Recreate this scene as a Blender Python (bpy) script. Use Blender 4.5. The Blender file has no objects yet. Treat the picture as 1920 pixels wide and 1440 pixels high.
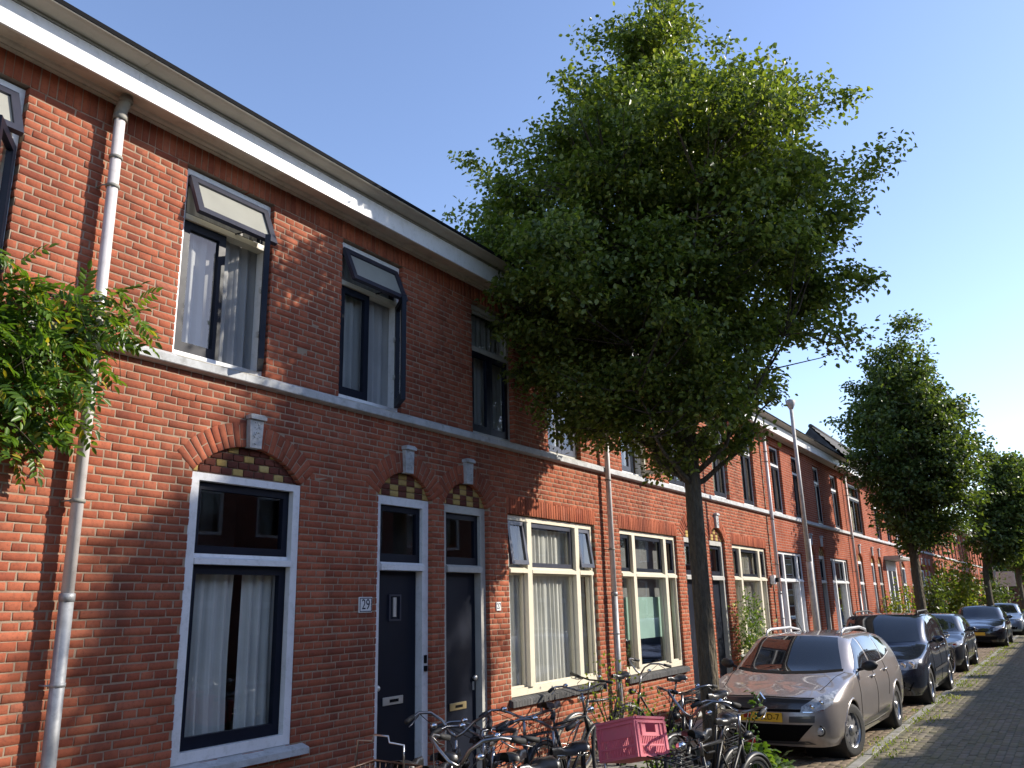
import bpy, bmesh, math, random
import numpy as np
from mathutils import Vector, Matrix
from mathutils.bvhtree import BVHTree
random.seed(7); RNG = np.random.default_rng(7)
SC = bpy.context.scene; COL = SC.collection
R = math.radians

# ---------------------------------------------------------------- camera
CAM_H = 1.95; FAC = 5.65            # eye height; the terrace front is the plane y = FAC
yaw, pitch, roll, FPX = R(57.02), R(14.92), R(-1.41), 1553.0
_f = Vector((math.sin(yaw)*math.cos(pitch), math.cos(yaw)*math.cos(pitch), math.sin(pitch)))
_r = Vector((math.cos(yaw), -math.sin(yaw), 0)); _u = _r.cross(_f)
_r2 = _r*math.cos(roll) + _u*math.sin(roll); _u2 = -_r*math.sin(roll) + _u*math.cos(roll)
cam_d = bpy.data.cameras.new('camera'); cam = bpy.data.objects.new('camera', cam_d); COL.objects.link(cam)
M = Matrix.Identity(4)
for i in range(3):
    M[i][0], M[i][1], M[i][2] = _r2[i], _u2[i], -_f[i]
M[2][3] = CAM_H
cam.matrix_world = M
cam_d.sensor_width = 36; cam_d.lens = FPX/1920*36; cam_d.clip_end = 2000; cam_d.clip_start = 0.05
SC.camera = cam
def ray(x, y): return _f*FPX + _r2*(x-960) - _u2*(y-720)          # photo pixel -> direction from the eye
def at_y(x, y, Y):
    d = ray(x, y); t = Y/d.y; return Vector((d.x*t, Y, d.z*t+CAM_H))
def at_z(x, y, Z):
    d = ray(x, y); t = (Z-CAM_H)/d.z; return Vector((d.x*t, d.y*t, Z))

# ---------------------------------------------------------------- sky, sun, exposure
SUN = Vector((0.87, -1.0, 0.72)).normalized()                       # towards the sun
elev = math.asin(SUN.z); azim = math.atan2(SUN.x, SUN.y)
W = bpy.data.worlds.new('World'); SC.world = W; W.use_nodes = True
nt = W.node_tree; nt.nodes.clear()
wo = nt.nodes.new('ShaderNodeOutputWorld'); bg = nt.nodes.new('ShaderNodeBackground'); sk = nt.nodes.new('ShaderNodeTexSky')
sk.sky_type = 'NISHITA'; sk.sun_disc = False; sk.sun_elevation = elev; sk.sun_rotation = azim
sk.air_density = 1.0; sk.dust_density = 0.3; sk.ozone_density = 1.8; sk.altitude = 0
bg.inputs['Strength'].default_value = 0.15
wb = nt.nodes.new('ShaderNodeMixRGB'); wb.blend_type = 'MULTIPLY'; wb.inputs[0].default_value = 1; wb.inputs[2].default_value = (1.03, .975, 1.05, 1)   # white balance
nt.links.new(sk.outputs[0], wb.inputs[1]); nt.links.new(wb.outputs[0], bg.inputs[0]); nt.links.new(bg.outputs[0], wo.inputs[0])
sun_d = bpy.data.lights.new('sun', 'SUN'); sun_d.energy = 4.1; sun_d.angle = R(0.55); sun_d.color = (1, .92, .80)
sun = bpy.data.objects.new('sun', sun_d); COL.objects.link(sun)
sun.rotation_euler = (-SUN).to_track_quat('-Z', 'Y').to_euler(); sun.location = (10, -20, 20)
SC.view_settings.view_transform = 'Standard'; SC.view_settings.look = 'None'
SC.view_settings.exposure = 0.85; SC.view_settings.gamma = 1
SC.view_settings.use_curve_mapping = False
SC.render.resolution_x = 1024; SC.render.resolution_y = 768

# ---------------------------------------------------------------- materials
MATS = {}
def new_mat(name):
    m = bpy.data.materials.new(name); m.use_nodes = True; MATS[name] = m
    n = m.node_tree; b = n.nodes['Principled BSDF']; return m, n, b
def N(n, t, **kw):
    x = n.nodes.new(t)
    for k, v in kw.items():
        if k in x.inputs: x.inputs[k].default_value = v
        else: setattr(x, k, v)
    return x
def ramp(n, stops):
    r = n.nodes.new('ShaderNodeValToRGB'); e = r.color_ramp.elements
    while len(e) < len(stops): e.new(.5)
    for el, (p, c) in zip(e, stops): el.position = p; el.color = (*c, 1)
    return r
def mat(name, col, rough=.6, metal=0., spec=.5, var=.12, vscale=6., bump=0., bscale=60., coat=0., col2=None, dirt=None):
    """plain material with blotchy variation, fine relief and optional dirt, all in world position"""
    m, n, b = new_mat(name); L = n.links.new
    b.inputs['Roughness'].default_value = rough; b.inputs['Metallic'].default_value = metal
    b.inputs['Specular IOR Level'].default_value = spec; b.inputs['Coat Weight'].default_value = coat; b.inputs['Coat Roughness'].default_value = .04
    g = N(n, 'ShaderNodeNewGeometry'); no = N(n, 'ShaderNodeTexNoise', Scale=vscale, Detail=5.0, Roughness=.65)
    L(g.outputs['Position'], no.inputs['Vector'])
    c2 = col2 or tuple(max(0, c*(1-2.2*var)) for c in col)
    rp = ramp(n, [(.32, c2), (.62, col)]); L(no.outputs['Fac'], rp.inputs[0])
    src = rp.outputs[0]
    if dirt:
        no2 = N(n, 'ShaderNodeTexNoise', Scale=dirt[1], Detail=8.0, Roughness=.75); L(g.outputs['Position'], no2.inputs['Vector'])
        r2 = ramp(n, [(.5, (0, 0, 0)), (.68, (1, 1, 1))]); L(no2.outputs['Fac'], r2.inputs[0])
        mx = N(n, 'ShaderNodeMixRGB'); L(r2.outputs[0], mx.inputs[0]); L(src, mx.inputs[1]); mx.inputs[2].default_value = (*dirt[0], 1); src = mx.outputs[0]
    L(src, b.inputs['Base Color'])
    rr = N(n, 'ShaderNodeMapRange'); rr.inputs['To Min'].default_value = max(0, rough-.1*min(1, rough*2)); rr.inputs['To Max'].default_value = min(1, rough+.12*min(1, rough*2))
    L(no.outputs['Fac'], rr.inputs['Value']); L(rr.outputs[0], b.inputs['Roughness'])
    if bump:
        n3 = N(n, 'ShaderNodeTexNoise', Scale=bscale, Detail=6.0, Roughness=.7); L(g.outputs['Position'], n3.inputs['Vector'])
        bp = N(n, 'ShaderNodeBump', Strength=bump, Distance=.01); L(n3.outputs['Fac'], bp.inputs['Height']); L(bp.outputs[0], b.inputs['Normal'])
    return m
def glass_mat(name, tint=(.93, .95, .94), gain=1.5):
    m, n, b = new_mat(name); n.nodes.remove(b); L = n.links.new
    tr = N(n, 'ShaderNodeBsdfTransparent'); tr.inputs[0].default_value = (*tint, 1)
    gl = N(n, 'ShaderNodeBsdfGlossy', Roughness=.015); gl.inputs[0].default_value = (.95, .97, 1, 1)
    g = N(n, 'ShaderNodeNewGeometry'); no = N(n, 'ShaderNodeTexNoise', Scale=1.1, Detail=1.0); L(g.outputs['Position'], no.inputs['Vector'])
    bp = N(n, 'ShaderNodeBump', Strength=.05, Distance=.05); L(no.outputs['Fac'], bp.inputs['Height']); L(bp.outputs[0], gl.inputs['Normal'])
    dt = N(n, 'ShaderNodeVectorMath', operation='DOT_PRODUCT'); L(g.outputs['Normal'], dt.inputs[0]); L(g.outputs['Incoming'], dt.inputs[1])
    ab = N(n, 'ShaderNodeMath', operation='ABSOLUTE'); L(dt.outputs['Value'], ab.inputs[0])
    iv = N(n, 'ShaderNodeMath', operation='SUBTRACT'); iv.inputs[0].default_value = 1; L(ab.outputs[0], iv.inputs[1])
    pw = N(n, 'ShaderNodeMath', operation='POWER'); pw.inputs[1].default_value = 5; L(iv.outputs[0], pw.inputs[0])
    fr = N(n, 'ShaderNodeMath', operation='MULTIPLY_ADD'); fr.inputs[1].default_value = .93; fr.inputs[2].default_value = .045; L(pw.outputs[0], fr.inputs[0])
    mu = N(n, 'ShaderNodeMath', operation='MULTIPLY'); mu.inputs[1].default_value = gain; mu.use_clamp = True
    L(fr.outputs[0], mu.inputs[0]); mx = N(n, 'ShaderNodeMixShader'); L(mu.outputs[0], mx.inputs[0]); L(tr.outputs[0], mx.inputs[1]); L(gl.outputs[0], mx.inputs[2])
    L(mx.outputs[0], n.nodes['Material Output'].inputs[0]); return m
def brick_piece_mat(name, stops, speck=(.10, .045, .035)):
    """fired brick: every piece its own tone"""
    m, n, b = new_mat(name); L = n.links.new
    g = N(n, 'ShaderNodeNewGeometry'); oi = N(n, 'ShaderNodeObjectInfo')
    a = N(n, 'ShaderNodeMath', operation='MULTIPLY_ADD'); a.inputs[1].default_value = 7.31; L(oi.outputs['Random'], a.inputs[0]); L(g.outputs['Random Per Island'], a.inputs[2])
    fr = N(n, 'ShaderNodeMath', operation='FRACT'); L(a.outputs[0], fr.inputs[0])
    n1 = N(n, 'ShaderNodeTexNoise', Scale=1.3, Detail=3.0); L(g.outputs['Position'], n1.inputs['Vector'])
    ad = N(n, 'ShaderNodeMath', operation='MULTIPLY_ADD'); ad.inputs[1].default_value = .55; L(n1.outputs['Fac'], ad.inputs[0])
    sc = N(n, 'ShaderNodeMath', operation='MULTIPLY_ADD'); sc.inputs[1].default_value = .58; sc.inputs[2].default_value = -.04; L(fr.outputs[0], sc.inputs[0]); L(sc.outputs[0], ad.inputs[2])
    rp = ramp(n, stops); L(ad.outputs[0], rp.inputs[0])
    n2 = N(n, 'ShaderNodeTexNoise', Scale=34.0, Detail=6.0, Roughness=.75); L(g.outputs['Position'], n2.inputs['Vector'])
    r2 = ramp(n, [(.50, (0, 0, 0)), (.78, (.8, .8, .8))]); L(n2.outputs['Fac'], r2.inputs[0])
    mx = N(n, 'ShaderNodeMixRGB'); L(r2.outputs[0], mx.inputs[0]); L(rp.outputs[0], mx.inputs[1]); mx.inputs[2].default_value = (*speck, 1)
    st = N(n, 'ShaderNodeMapping'); st.inputs['Scale'].default_value = (2.6, 2.6, .55); L(g.outputs['Position'], st.inputs[0])          # rain streaks and soot
    n5 = N(n, 'ShaderNodeTexNoise', Scale=1.0, Detail=7.0, Roughness=.62); L(st.outputs[0], n5.inputs['Vector']); r5 = ramp(n, [(.42, (.0, .0, .0)), (.72, (.62, .62, .62))]); L(n5.outputs['Fac'], r5.inputs[0])
    m5 = N(n, 'ShaderNodeMixRGB'); L(r5.outputs[0], m5.inputs[0]); L(mx.outputs[0], m5.inputs[1]); m5.inputs[2].default_value = (*[c*.9 for c in speck], 1)
    n6 = N(n, 'ShaderNodeTexNoise', Scale=2.3, Detail=8.0, Roughness=.7); L(g.outputs['Position'], n6.inputs['Vector']); r6 = ramp(n, [(.60, (0, 0, 0)), (.80, (.45, .45, .45))]); L(n6.outputs['Fac'], r6.inputs[0])
    m6 = N(n, 'ShaderNodeMixRGB'); L(r6.outputs[0], m6.inputs[0]); L(m5.outputs[0], m6.inputs[1]); m6.inputs[2].default_value = (.40, .24, .18, 1)
    L(m6.outputs[0], b.inputs['Base Color']); b.inputs['Roughness'].default_value = .95; b.inputs['Specular IOR Level'].default_value = .06
    bp = N(n, 'ShaderNodeBump', Strength=.55, Distance=.004); n4 = N(n, 'ShaderNodeTexNoise', Scale=90.0, Detail=6.0, Roughness=.7); L(g.outputs['Position'], n4.inputs['Vector'])
    L(n4.outputs['Fac'], bp.inputs['Height']); L(bp.outputs[0], b.inputs['Normal']); return m
def brick_wall_mat(name, c1, c2, mortar):
    m, n, b = new_mat(name); L = n.links.new
    g = N(n, 'ShaderNodeNewGeometry'); s = N(n, 'ShaderNodeSeparateXYZ'); c = N(n, 'ShaderNodeCombineXYZ')
    L(g.outputs['Position'], s.inputs[0]); sm = N(n, 'ShaderNodeMath', operation='ADD'); L(s.outputs[0], sm.inputs[0]); L(s.outputs[1], sm.inputs[1])
    L(sm.outputs[0], c.inputs[0]); L(s.outputs[2], c.inputs[1])
    t = N(n, 'ShaderNodeTexBrick'); t.inputs['Scale'].default_value = 1; t.inputs['Brick Width'].default_value = .2206; t.inputs['Row Height'].default_value = .0618
    t.inputs['Mortar Size'].default_value = .0052; t.inputs['Mortar Smooth'].default_value = .3; t.offset = .25
    t.inputs['Color1'].default_value = (*c1, 1); t.inputs['Color2'].default_value = (*c2, 1); t.inputs['Mortar'].default_value = (*mortar, 1); L(c.outputs[0], t.inputs['Vector'])
    n1 = N(n, 'ShaderNodeTexNoise', Scale=.9, Detail=6.0); L(g.outputs['Position'], n1.inputs['Vector']); r1 = ramp(n, [(.3, (.72, .70, .70)), (.7, (1.12, 1.1, 1.1))]); L(n1.outputs['Fac'], r1.inputs[0])
    mx = N(n, 'ShaderNodeMixRGB', blend_type='MULTIPLY'); mx.inputs[0].default_value = 1; L(t.outputs['Color'], mx.inputs[1]); L(r1.outputs[0], mx.inputs[2]); L(mx.outputs[0], b.inputs['Base Color'])
    b.inputs['Roughness'].default_value = .95; b.inputs['Specular IOR Level'].default_value = .06
    bp = N(n, 'ShaderNodeBump', Strength=.6, Distance=.006, invert=True); L(t.outputs['Fac'], bp.inputs['Height']); L(bp.outputs[0], b.inputs['Normal']); return m
def leaf_mat(name, stops, trans=.45, rough=.42):
    m, n, b = new_mat(name); L = n.links.new
    g = N(n, 'ShaderNodeNewGeometry'); oi = N(n, 'ShaderNodeObjectInfo')
    a = N(n, 'ShaderNodeMath', operation='MULTIPLY_ADD'); a.inputs[1].default_value = 5.17; L(oi.outputs['Random'], a.inputs[0]); L(g.outputs['Random Per Island'], a.inputs[2])
    fr = N(n, 'ShaderNodeMath', operation='FRACT'); L(a.outputs[0], fr.inputs[0])
    rp = ramp(n, stops); L(fr.outputs[0], rp.inputs[0]); L(rp.outputs[0], b.inputs['Base Color'])
    b.inputs['Roughness'].default_value = rough; b.inputs['Specular IOR Level'].default_value = .4
    tl = N(n, 'ShaderNodeBsdfTranslucent'); hs = N(n, 'ShaderNodeMixRGB', blend_type='MULTIPLY'); hs.inputs[0].default_value = 1; hs.inputs[2].default_value = (1.5, 1.55, .55, 1)
    L(rp.outputs[0], hs.inputs[1]); L(hs.outputs[0], tl.inputs[0])
    mx = N(n, 'ShaderNodeMixShader'); mx.inputs[0].default_value = trans; L(b.outputs[0], mx.inputs[1]); L(tl.outputs[0], mx.inputs[2]); L(mx.outputs[0], n.nodes['Material Output'].inputs[0]); return m
def cloth_mat(name, col, trans=.4):
    m, n, b = new_mat(name); L = n.links.new
    b.inputs['Base Color'].default_value = (*col, 1); b.inputs['Roughness'].default_value = .9; b.inputs['Specular IOR Level'].default_value = .1
    g = N(n, 'ShaderNodeNewGeometry'); no = N(n, 'ShaderNodeTexNoise', Scale=3.0, Detail=4.0); L(g.outputs['Position'], no.inputs['Vector'])
    rp = ramp(n, [(.3, tuple(c*.85 for c in col)), (.7, col)]); L(no.outputs['Fac'], rp.inputs[0]); L(rp.outputs[0], b.inputs['Base Color'])
    tl = N(n, 'ShaderNodeBsdfTranslucent'); L(rp.outputs[0], tl.inputs[0])
    mx = N(n, 'ShaderNodeMixShader'); mx.inputs[0].default_value = trans; L(b.outputs[0], mx.inputs[1]); L(tl.outputs[0], mx.inputs[2]); L(mx.outputs[0], n.nodes['Material Output'].inputs[0]); return m

BRK = brick_piece_mat('red_brick', [(0, (.18, .058, .042)), (.2, (.28, .080, .048)), (.5, (.365, .108, .058)), (.78, (.42, .135, .075)), (.93, (.44, .165, .105)), (1, (.42, .19, .14))])
BRK_Y = brick_piece_mat('yellow_brick', [(0, (.42, .29, .10)), (.5, (.50, .36, .13)), (1, (.56, .42, .18))], (.25, .16, .06))
BRK_B = brick_piece_mat('brown_brick', [(0, (.10, .038, .03)), (.5, (.15, .052, .038)), (1, (.19, .07, .05))])
BRK_D = brick_piece_mat('dark_sill_brick', [(0, (.07, .07, .07)), (.5, (.11, .11, .11)), (1, (.15, .145, .14))], (.05, .05, .05))
MORTAR = mat('mortar', (.385, .285, .205), .95, spec=.05, var=.12, vscale=9, bump=.5, bscale=150)
BWALL = brick_wall_mat('brick_wall', (.37, .10, .05), (.28, .074, .041), (.40, .33, .27))
BWALL2 = brick_wall_mat('brick_wall_brown', (.24, .085, .055), (.18, .06, .042), (.30, .26, .23))
STONE = mat('stone', (.52, .53, .53), .8, var=.12, vscale=5, bump=.3, bscale=120, dirt=((.30, .30, .29), 9))
WHITE = mat('white_paint', (.78, .78, .78), .38, var=.04, vscale=3, dirt=((.60, .60, .58), 14))
CREAM = mat('cream_paint', (.70, .64, .50), .4, var=.04, vscale=3, dirt=((.60, .54, .42), 12))
GREYP = mat('grey_paint', (.46, .45, .41), .45, var=.06, vscale=3, dirt=((.36, .35, .31), 10))
NAVY = mat('navy_paint', (.007, .010, .020), .42, var=.05, spec=.18)
NAVY2 = mat('slate_paint', (.035, .038, .058), .35, var=.08, spec=.5)
SOFF = mat('soffit_paint', (.64, .57, .48), .6, var=.06, vscale=2, dirt=((.40, .35, .29), 5))
TAUPE = mat('gutter_taupe', (.50, .46, .39), .8, spec=.1, var=.08, vscale=3)
BLACK = mat('black_trim', (.010, .010, .011), .85, var=.1, spec=.08)
ZINC = mat('zinc', (.40, .41, .42), .55, metal=.35, var=.15, vscale=8, dirt=((.26, .27, .28), 18))
PIPEW = mat('pipe_paint', (.66, .62, .60), .45, var=.05, vscale=4, dirt=((.50, .46, .43), 10))
PIPEG = mat('pipe_grey', (.27, .26, .22), .6, var=.1)
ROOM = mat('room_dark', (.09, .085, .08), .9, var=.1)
GLASS = glass_mat('window_glass')
GLASS_T = glass_mat('top_glass', tint=(.8, .82, .8), gain=1.3)
GLASS_PALE = cloth_mat('pale_glass', (.62, .62, .55), .5)  # pale colour stands in for reflection and bright curtain in the vent panes
CURT = cloth_mat('white_curtain', (.86, .85, .80), .3)
CURT_G = cloth_mat('grey_curtain', (.60, .59, .58))
CURT_C = cloth_mat('cream_curtain', (.72, .67, .55))
STEEL = mat('steel', (.46, .46, .47), .28, metal=1, var=.05)
BRASS = mat('brass', (.60, .48, .26), .35, metal=.8, var=.1)
ALU = mat('aluminium', (.62, .61, .58), .35, metal=.6, var=.05)

# ---------------------------------------------------------------- mesh helpers
ORG = {}
def org(o): return ORG.get(o.name, Vector((0, 0, 0))) if o else Vector((0, 0, 0))
def tag(o, label=None, cat=None, group=None, kind=None):
    if label: o['label'] = label
    if cat: o['category'] = cat
    if group: o['group'] = group
    if kind: o['kind'] = kind
    return o
def empty(name, loc, label=None, cat=None, group=None, rz=0.):
    o = bpy.data.objects.new(name, None); COL.objects.link(o); o.empty_display_size = .1
    o.location = loc; o.rotation_euler = (0, 0, rz); ORG[o.name] = Vector(loc); return tag(o, label, cat, group)
def link(name, me, parent=None, loc=None, rot=None):
    o = bpy.data.objects.new(name, me); COL.objects.link(o)
    if parent: o.parent = parent
    if loc is not None: o.location = loc
    if rot is not None: o.rotation_euler = rot
    ORG[o.name] = org(parent) + (Vector(loc) if loc is not None else Vector((0, 0, 0)))
    return o
class MB:
    def __init__(s): s.v = []; s.f = []; s.m = []; s.s = []
    def add(s, vs, fs, m=0, smooth=False):
        b = len(s.v); s.v += [tuple(p) for p in vs]; s.f += [tuple(i+b for i in q) for q in fs]; s.m += [m]*len(fs); s.s += [smooth]*len(fs); return s
    def box(s, x0, x1, y0, y1, z0, z1, m=0):
        return s.add([(x0, y0, z0), (x1, y0, z0), (x1, y1, z0), (x0, y1, z0), (x0, y0, z1), (x1, y0, z1), (x1, y1, z1), (x0, y1, z1)],
                     [(3, 2, 1, 0), (4, 5, 6, 7), (0, 1, 5, 4), (1, 2, 6, 5), (2, 3, 7, 6), (3, 0, 4, 7)], m)
    def bbox(s, x0, x1, y0, y1, z0, z1, c=.004, m=0):
        """box with chamfered edges"""
        bm = bmesh.new(); bmesh.ops.create_cube(bm, size=1)
        for v in bm.verts: v.co = Vector(((x0+x1)/2+v.co.x*(x1-x0), (y0+y1)/2+v.co.y*(y1-y0), (z0+z1)/2+v.co.z*(z1-z0)))
        bmesh.ops.bevel(bm, geom=bm.edges[:], offset=c, segments=1, affect='EDGES')
        bm.verts.index_update(); s.add([v.co[:] for v in bm.verts], [[v.index for v in f.verts] for f in bm.faces], m); bm.free(); return s
    def prism(s, prof, axis, a, b, m=0):
        """closed profile (list of 2-tuples) swept along axis from a to b; x: prof=(y,z) y: (x,z) z: (x,y)"""
        n = len(prof)
        def P(p, t): return (t, p[0], p[1]) if axis == 'x' else (p[0], t, p[1]) if axis == 'y' else (p[0], p[1], t)
        vs = [P(p, a) for p in prof]+[P(p, b) for p in prof]
        return s.add(vs, [(i, (i+1) % n, (i+1) % n+n, i+n) for i in range(n)]+[tuple(range(n))[::-1], tuple(range(n, 2*n))], m)
    def tube(s, pts, r, n=8, m=0, caps=True, closed=False):
        P = [Vector(p) for p in pts]; k = len(P); rs = r if hasattr(r, '__len__') else [r]*k
        up = None; rings = []
        for i in range(k):
            a = P[(i-1) % k] if (closed or i > 0) else P[i]; b = P[(i+1) % k] if (closed or i < k-1) else P[i]
            t = (b-a).normalized()
            if up is None: up = t.orthogonal().normalized()
            else:
                up = up-t*up.dot(t); up = up.normalized() if up.length > 1e-6 else t.orthogonal().normalized()
            w = t.cross(up); rings.append([P[i]+(up*math.cos(2*math.pi*j/n)+w*math.sin(2*math.pi*j/n))*rs[i] for j in range(n)])
        vs = [q for g in rings for q in g]; fs = []
        for i in range(k if closed else k-1):
            i2 = (i+1) % k
            for j in range(n): fs.append((i*n+j, i*n+(j+1) % n, i2*n+(j+1) % n, i2*n+j))
        if caps and not closed: fs += [tuple(range(n))[::-1], tuple((k-1)*n+j for j in range(n))]
        return s.add(vs, fs, m, True)
    def lathe(s, prof, c=(0, 0, 0), axis='y', n=24, m=0, smooth=True):
        """prof: list of (radius, along)"""
        vs = []
        for r_, h in prof:
            for j in range(n):
                a = 2*math.pi*j/n; u, w = r_*math.cos(a), r_*math.sin(a)
                p = (u, h, w) if axis == 'y' else (u, w, h) if axis == 'z' else (h, u, w)
                vs.append((c[0]+p[0], c[1]+p[1], c[2]+p[2]))
        fs = [(i*n+j, i*n+(j+1) % n, (i+1)*n+(j+1) % n, (i+1)*n+j) for i in range(len(prof)-1) for j in range(n)]
        return s.add(vs, fs, m, smooth)
    def ball(s, c, r, n=10, m=0, sc=(1, 1, 1)):
        k = max(4, n//2); prof = [(math.sin(math.pi*i/k), -math.cos(math.pi*i/k)) for i in range(k+1)]; vs = []
        for r_, h in prof:
            for j in range(n):
                a = 2*math.pi*j/n; vs.append((c[0]+r*sc[0]*r_*math.cos(a), c[1]+r*sc[1]*r_*math.sin(a), c[2]+r*sc[2]*h))
        return s.add(vs, [(i*n+j, i*n+(j+1) % n, (i+1)*n+(j+1) % n, (i+1)*n+j) for i in range(k) for j in range(n)], m, True)
    def grid(s, P, m=0, smooth=True):
        r_, c_ = len(P), len(P[0])
        return s.add([tuple(p) for row in P for p in row], [(i*c_+j, i*c_+j+1, (i+1)*c_+j+1, (i+1)*c_+j) for i in range(r_-1) for j in range(c_-1)], m, smooth)
    def mesh(s, name, mats, o=Vector((0, 0, 0)), fixn=True):
        me = bpy.data.meshes.new(name); o = tuple(o)
        me.from_pydata([(a-o[0], b-o[1], c-o[2]) for a, b, c in s.v], [], s.f)
        for q in (mats if isinstance(mats, (list, tuple)) else [mats]): me.materials.append(q)
        me.polygons.foreach_set('material_index', s.m); me.polygons.foreach_set('use_smooth', s.s)
        if fixn:
            bm = bmesh.new(); bm.from_mesh(me); bmesh.ops.recalc_face_normals(bm, faces=bm.faces[:]); bm.to_mesh(me); bm.free()
        me.update(); return me
    def build(s, name, mats, parent=None, pivot=None, rot=None, base=None):
        fx = len(s.f) > 1
        """geometry is in world coordinates (relative to the parent's origin it is stored locally);
        with pivot: geometry is local to the pivot, which is a world point"""
        if pivot is not None:
            return link(name, s.mesh(name, mats, fixn=fx), parent, Vector(pivot)-org(parent), rot)
        if base is not None:                     # top-level mesh with its origin at base
            return link(name, s.mesh(name, mats, base, fx), None, base, rot)
        return link(name, s.mesh(name, mats, org(parent), fx), parent)
def rect_frame(mb, x0, x1, z0, z1, yf, yb, w, wt=None, wb=None, m=0):
    wt = w if wt is None else wt; wb = w if wb is None else wb
    mb.box(x0, x0+w, yf, yb, z0, z1, m); mb.box(x1-w, x1, yf, yb, z0, z1, m)
    mb.box(x0+w, x1-w, yf, yb, z1-wt, z1, m); mb.box(x0+w, x1-w, yf, yb, z0, z0+wb, m); return mb
def quad_xz(x0, x1, z0, z1, y): return MB().add([(x0, y, z0), (x1, y, z0), (x1, y, z1), (x0, y, z1)], [(0, 1, 2, 3)])
# ---------------------------------------------------------------- brickwork
F = FAC
CH = .0618; BP = .2206; J = .0108
def px_of(p):
    v = Vector(p)-Vector((0, 0, CAM_H)); w = v.dot(_f)
    return (960+FPX*v.dot(_r2)/w, 720-FPX*v.dot(_u2)/w) if w > .1 else (-1e4, -1e4)
def pieces_mesh(name, quads, depth, mats, o, midx=None, inset=.003, rim=.0022, jit=.0016, proud=None, split_n=True):
    """many chamfered wall pieces as one mesh. quads (N,4,2): x,z corners counter-clockwise; front at y=F-proud"""
    q = np.asarray(quads, float); n = len(q)
    if n == 0: return None
    d = np.broadcast_to(np.asarray(depth, float), (n,)); pr = np.zeros(n) if proud is None else np.broadcast_to(np.asarray(proud, float), (n,))
    q = q+RNG.normal(0, jit, q.shape)
    pr = pr+RNG.normal(0, .0011, n)
    c = q.mean(1, keepdims=True); dv = c-q; ln = np.linalg.norm(dv, axis=2, keepdims=True); qi = q+dv/ln*inset*1.3
    V = np.zeros((n, 12, 3))
    V[:, 0:4, 0] = q[:, :, 0]-o[0]; V[:, 0:4, 2] = q[:, :, 1]-o[2]; V[:, 0:4, 1] = (F+d)[:, None]-o[1]
    V[:, 4:8, 0] = q[:, :, 0]-o[0]; V[:, 4:8, 2] = q[:, :, 1]-o[2]; V[:, 4:8, 1] = (F-pr+rim)[:, None]-o[1]
    V[:, 8:12, 0] = qi[:, :, 0]-o[0]; V[:, 8:12, 2] = qi[:, :, 1]-o[2]; V[:, 8:12, 1] = (F-pr)[:, None]-o[1]+RNG.normal(0, .0007, (n, 4))
    fs = []
    for i in range(4):
        j = (i+1) % 4; fs.append((i, j, 4+j, 4+i)); fs.append((4+i, 4+j, 8+j, 8+i))
    fs.append((8, 9, 10, 11)); fs = np.array(fs)
    Fc = (fs[None]+(np.arange(n)*12)[:, None, None]).reshape(-1, 4)
    me = bpy.data.meshes.new(name); me.vertices.add(n*12); me.vertices.foreach_set('co', V.reshape(-1))
    me.loops.add(Fc.size); me.loops.foreach_set('vertex_index', Fc.reshape(-1).astype(np.int32))
    me.polygons.add(len(Fc)); me.polygons.foreach_set('loop_start', (np.arange(len(Fc))*4).astype(np.int32)); me.polygons.foreach_set('loop_total', np.full(len(Fc), 4, np.int32))
    for mm in mats: me.materials.append(mm)
    if midx is not None: me.polygons.foreach_set('material_index', np.repeat(np.asarray(midx, np.int32), 9))
    me.update(); me.validate(); return me
def rq(x0, x1, z0, z1): return [(x0, z0), (x1, z0), (x1, z1), (x0, z1)]
def arc_of(x0, x1, zs, rise):
    a = (x1-x0)/2; r = (a*a+rise*rise)/(2*rise); return (x0+x1)/2, zs+rise-r, r, math.atan2(a, r-rise)
FULL = {}
def full_brick(w):
    k = round(w, 3)
    if k not in FULL:
        FULL[k] = [pieces_mesh('brick', [rq(-w/2, w/2, -(CH-J)/2, (CH-J)/2)], .02, [BRK], (0, F, 0), jit=.0022) for _ in range(5)]
    return random.choice(FULL[k])
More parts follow.
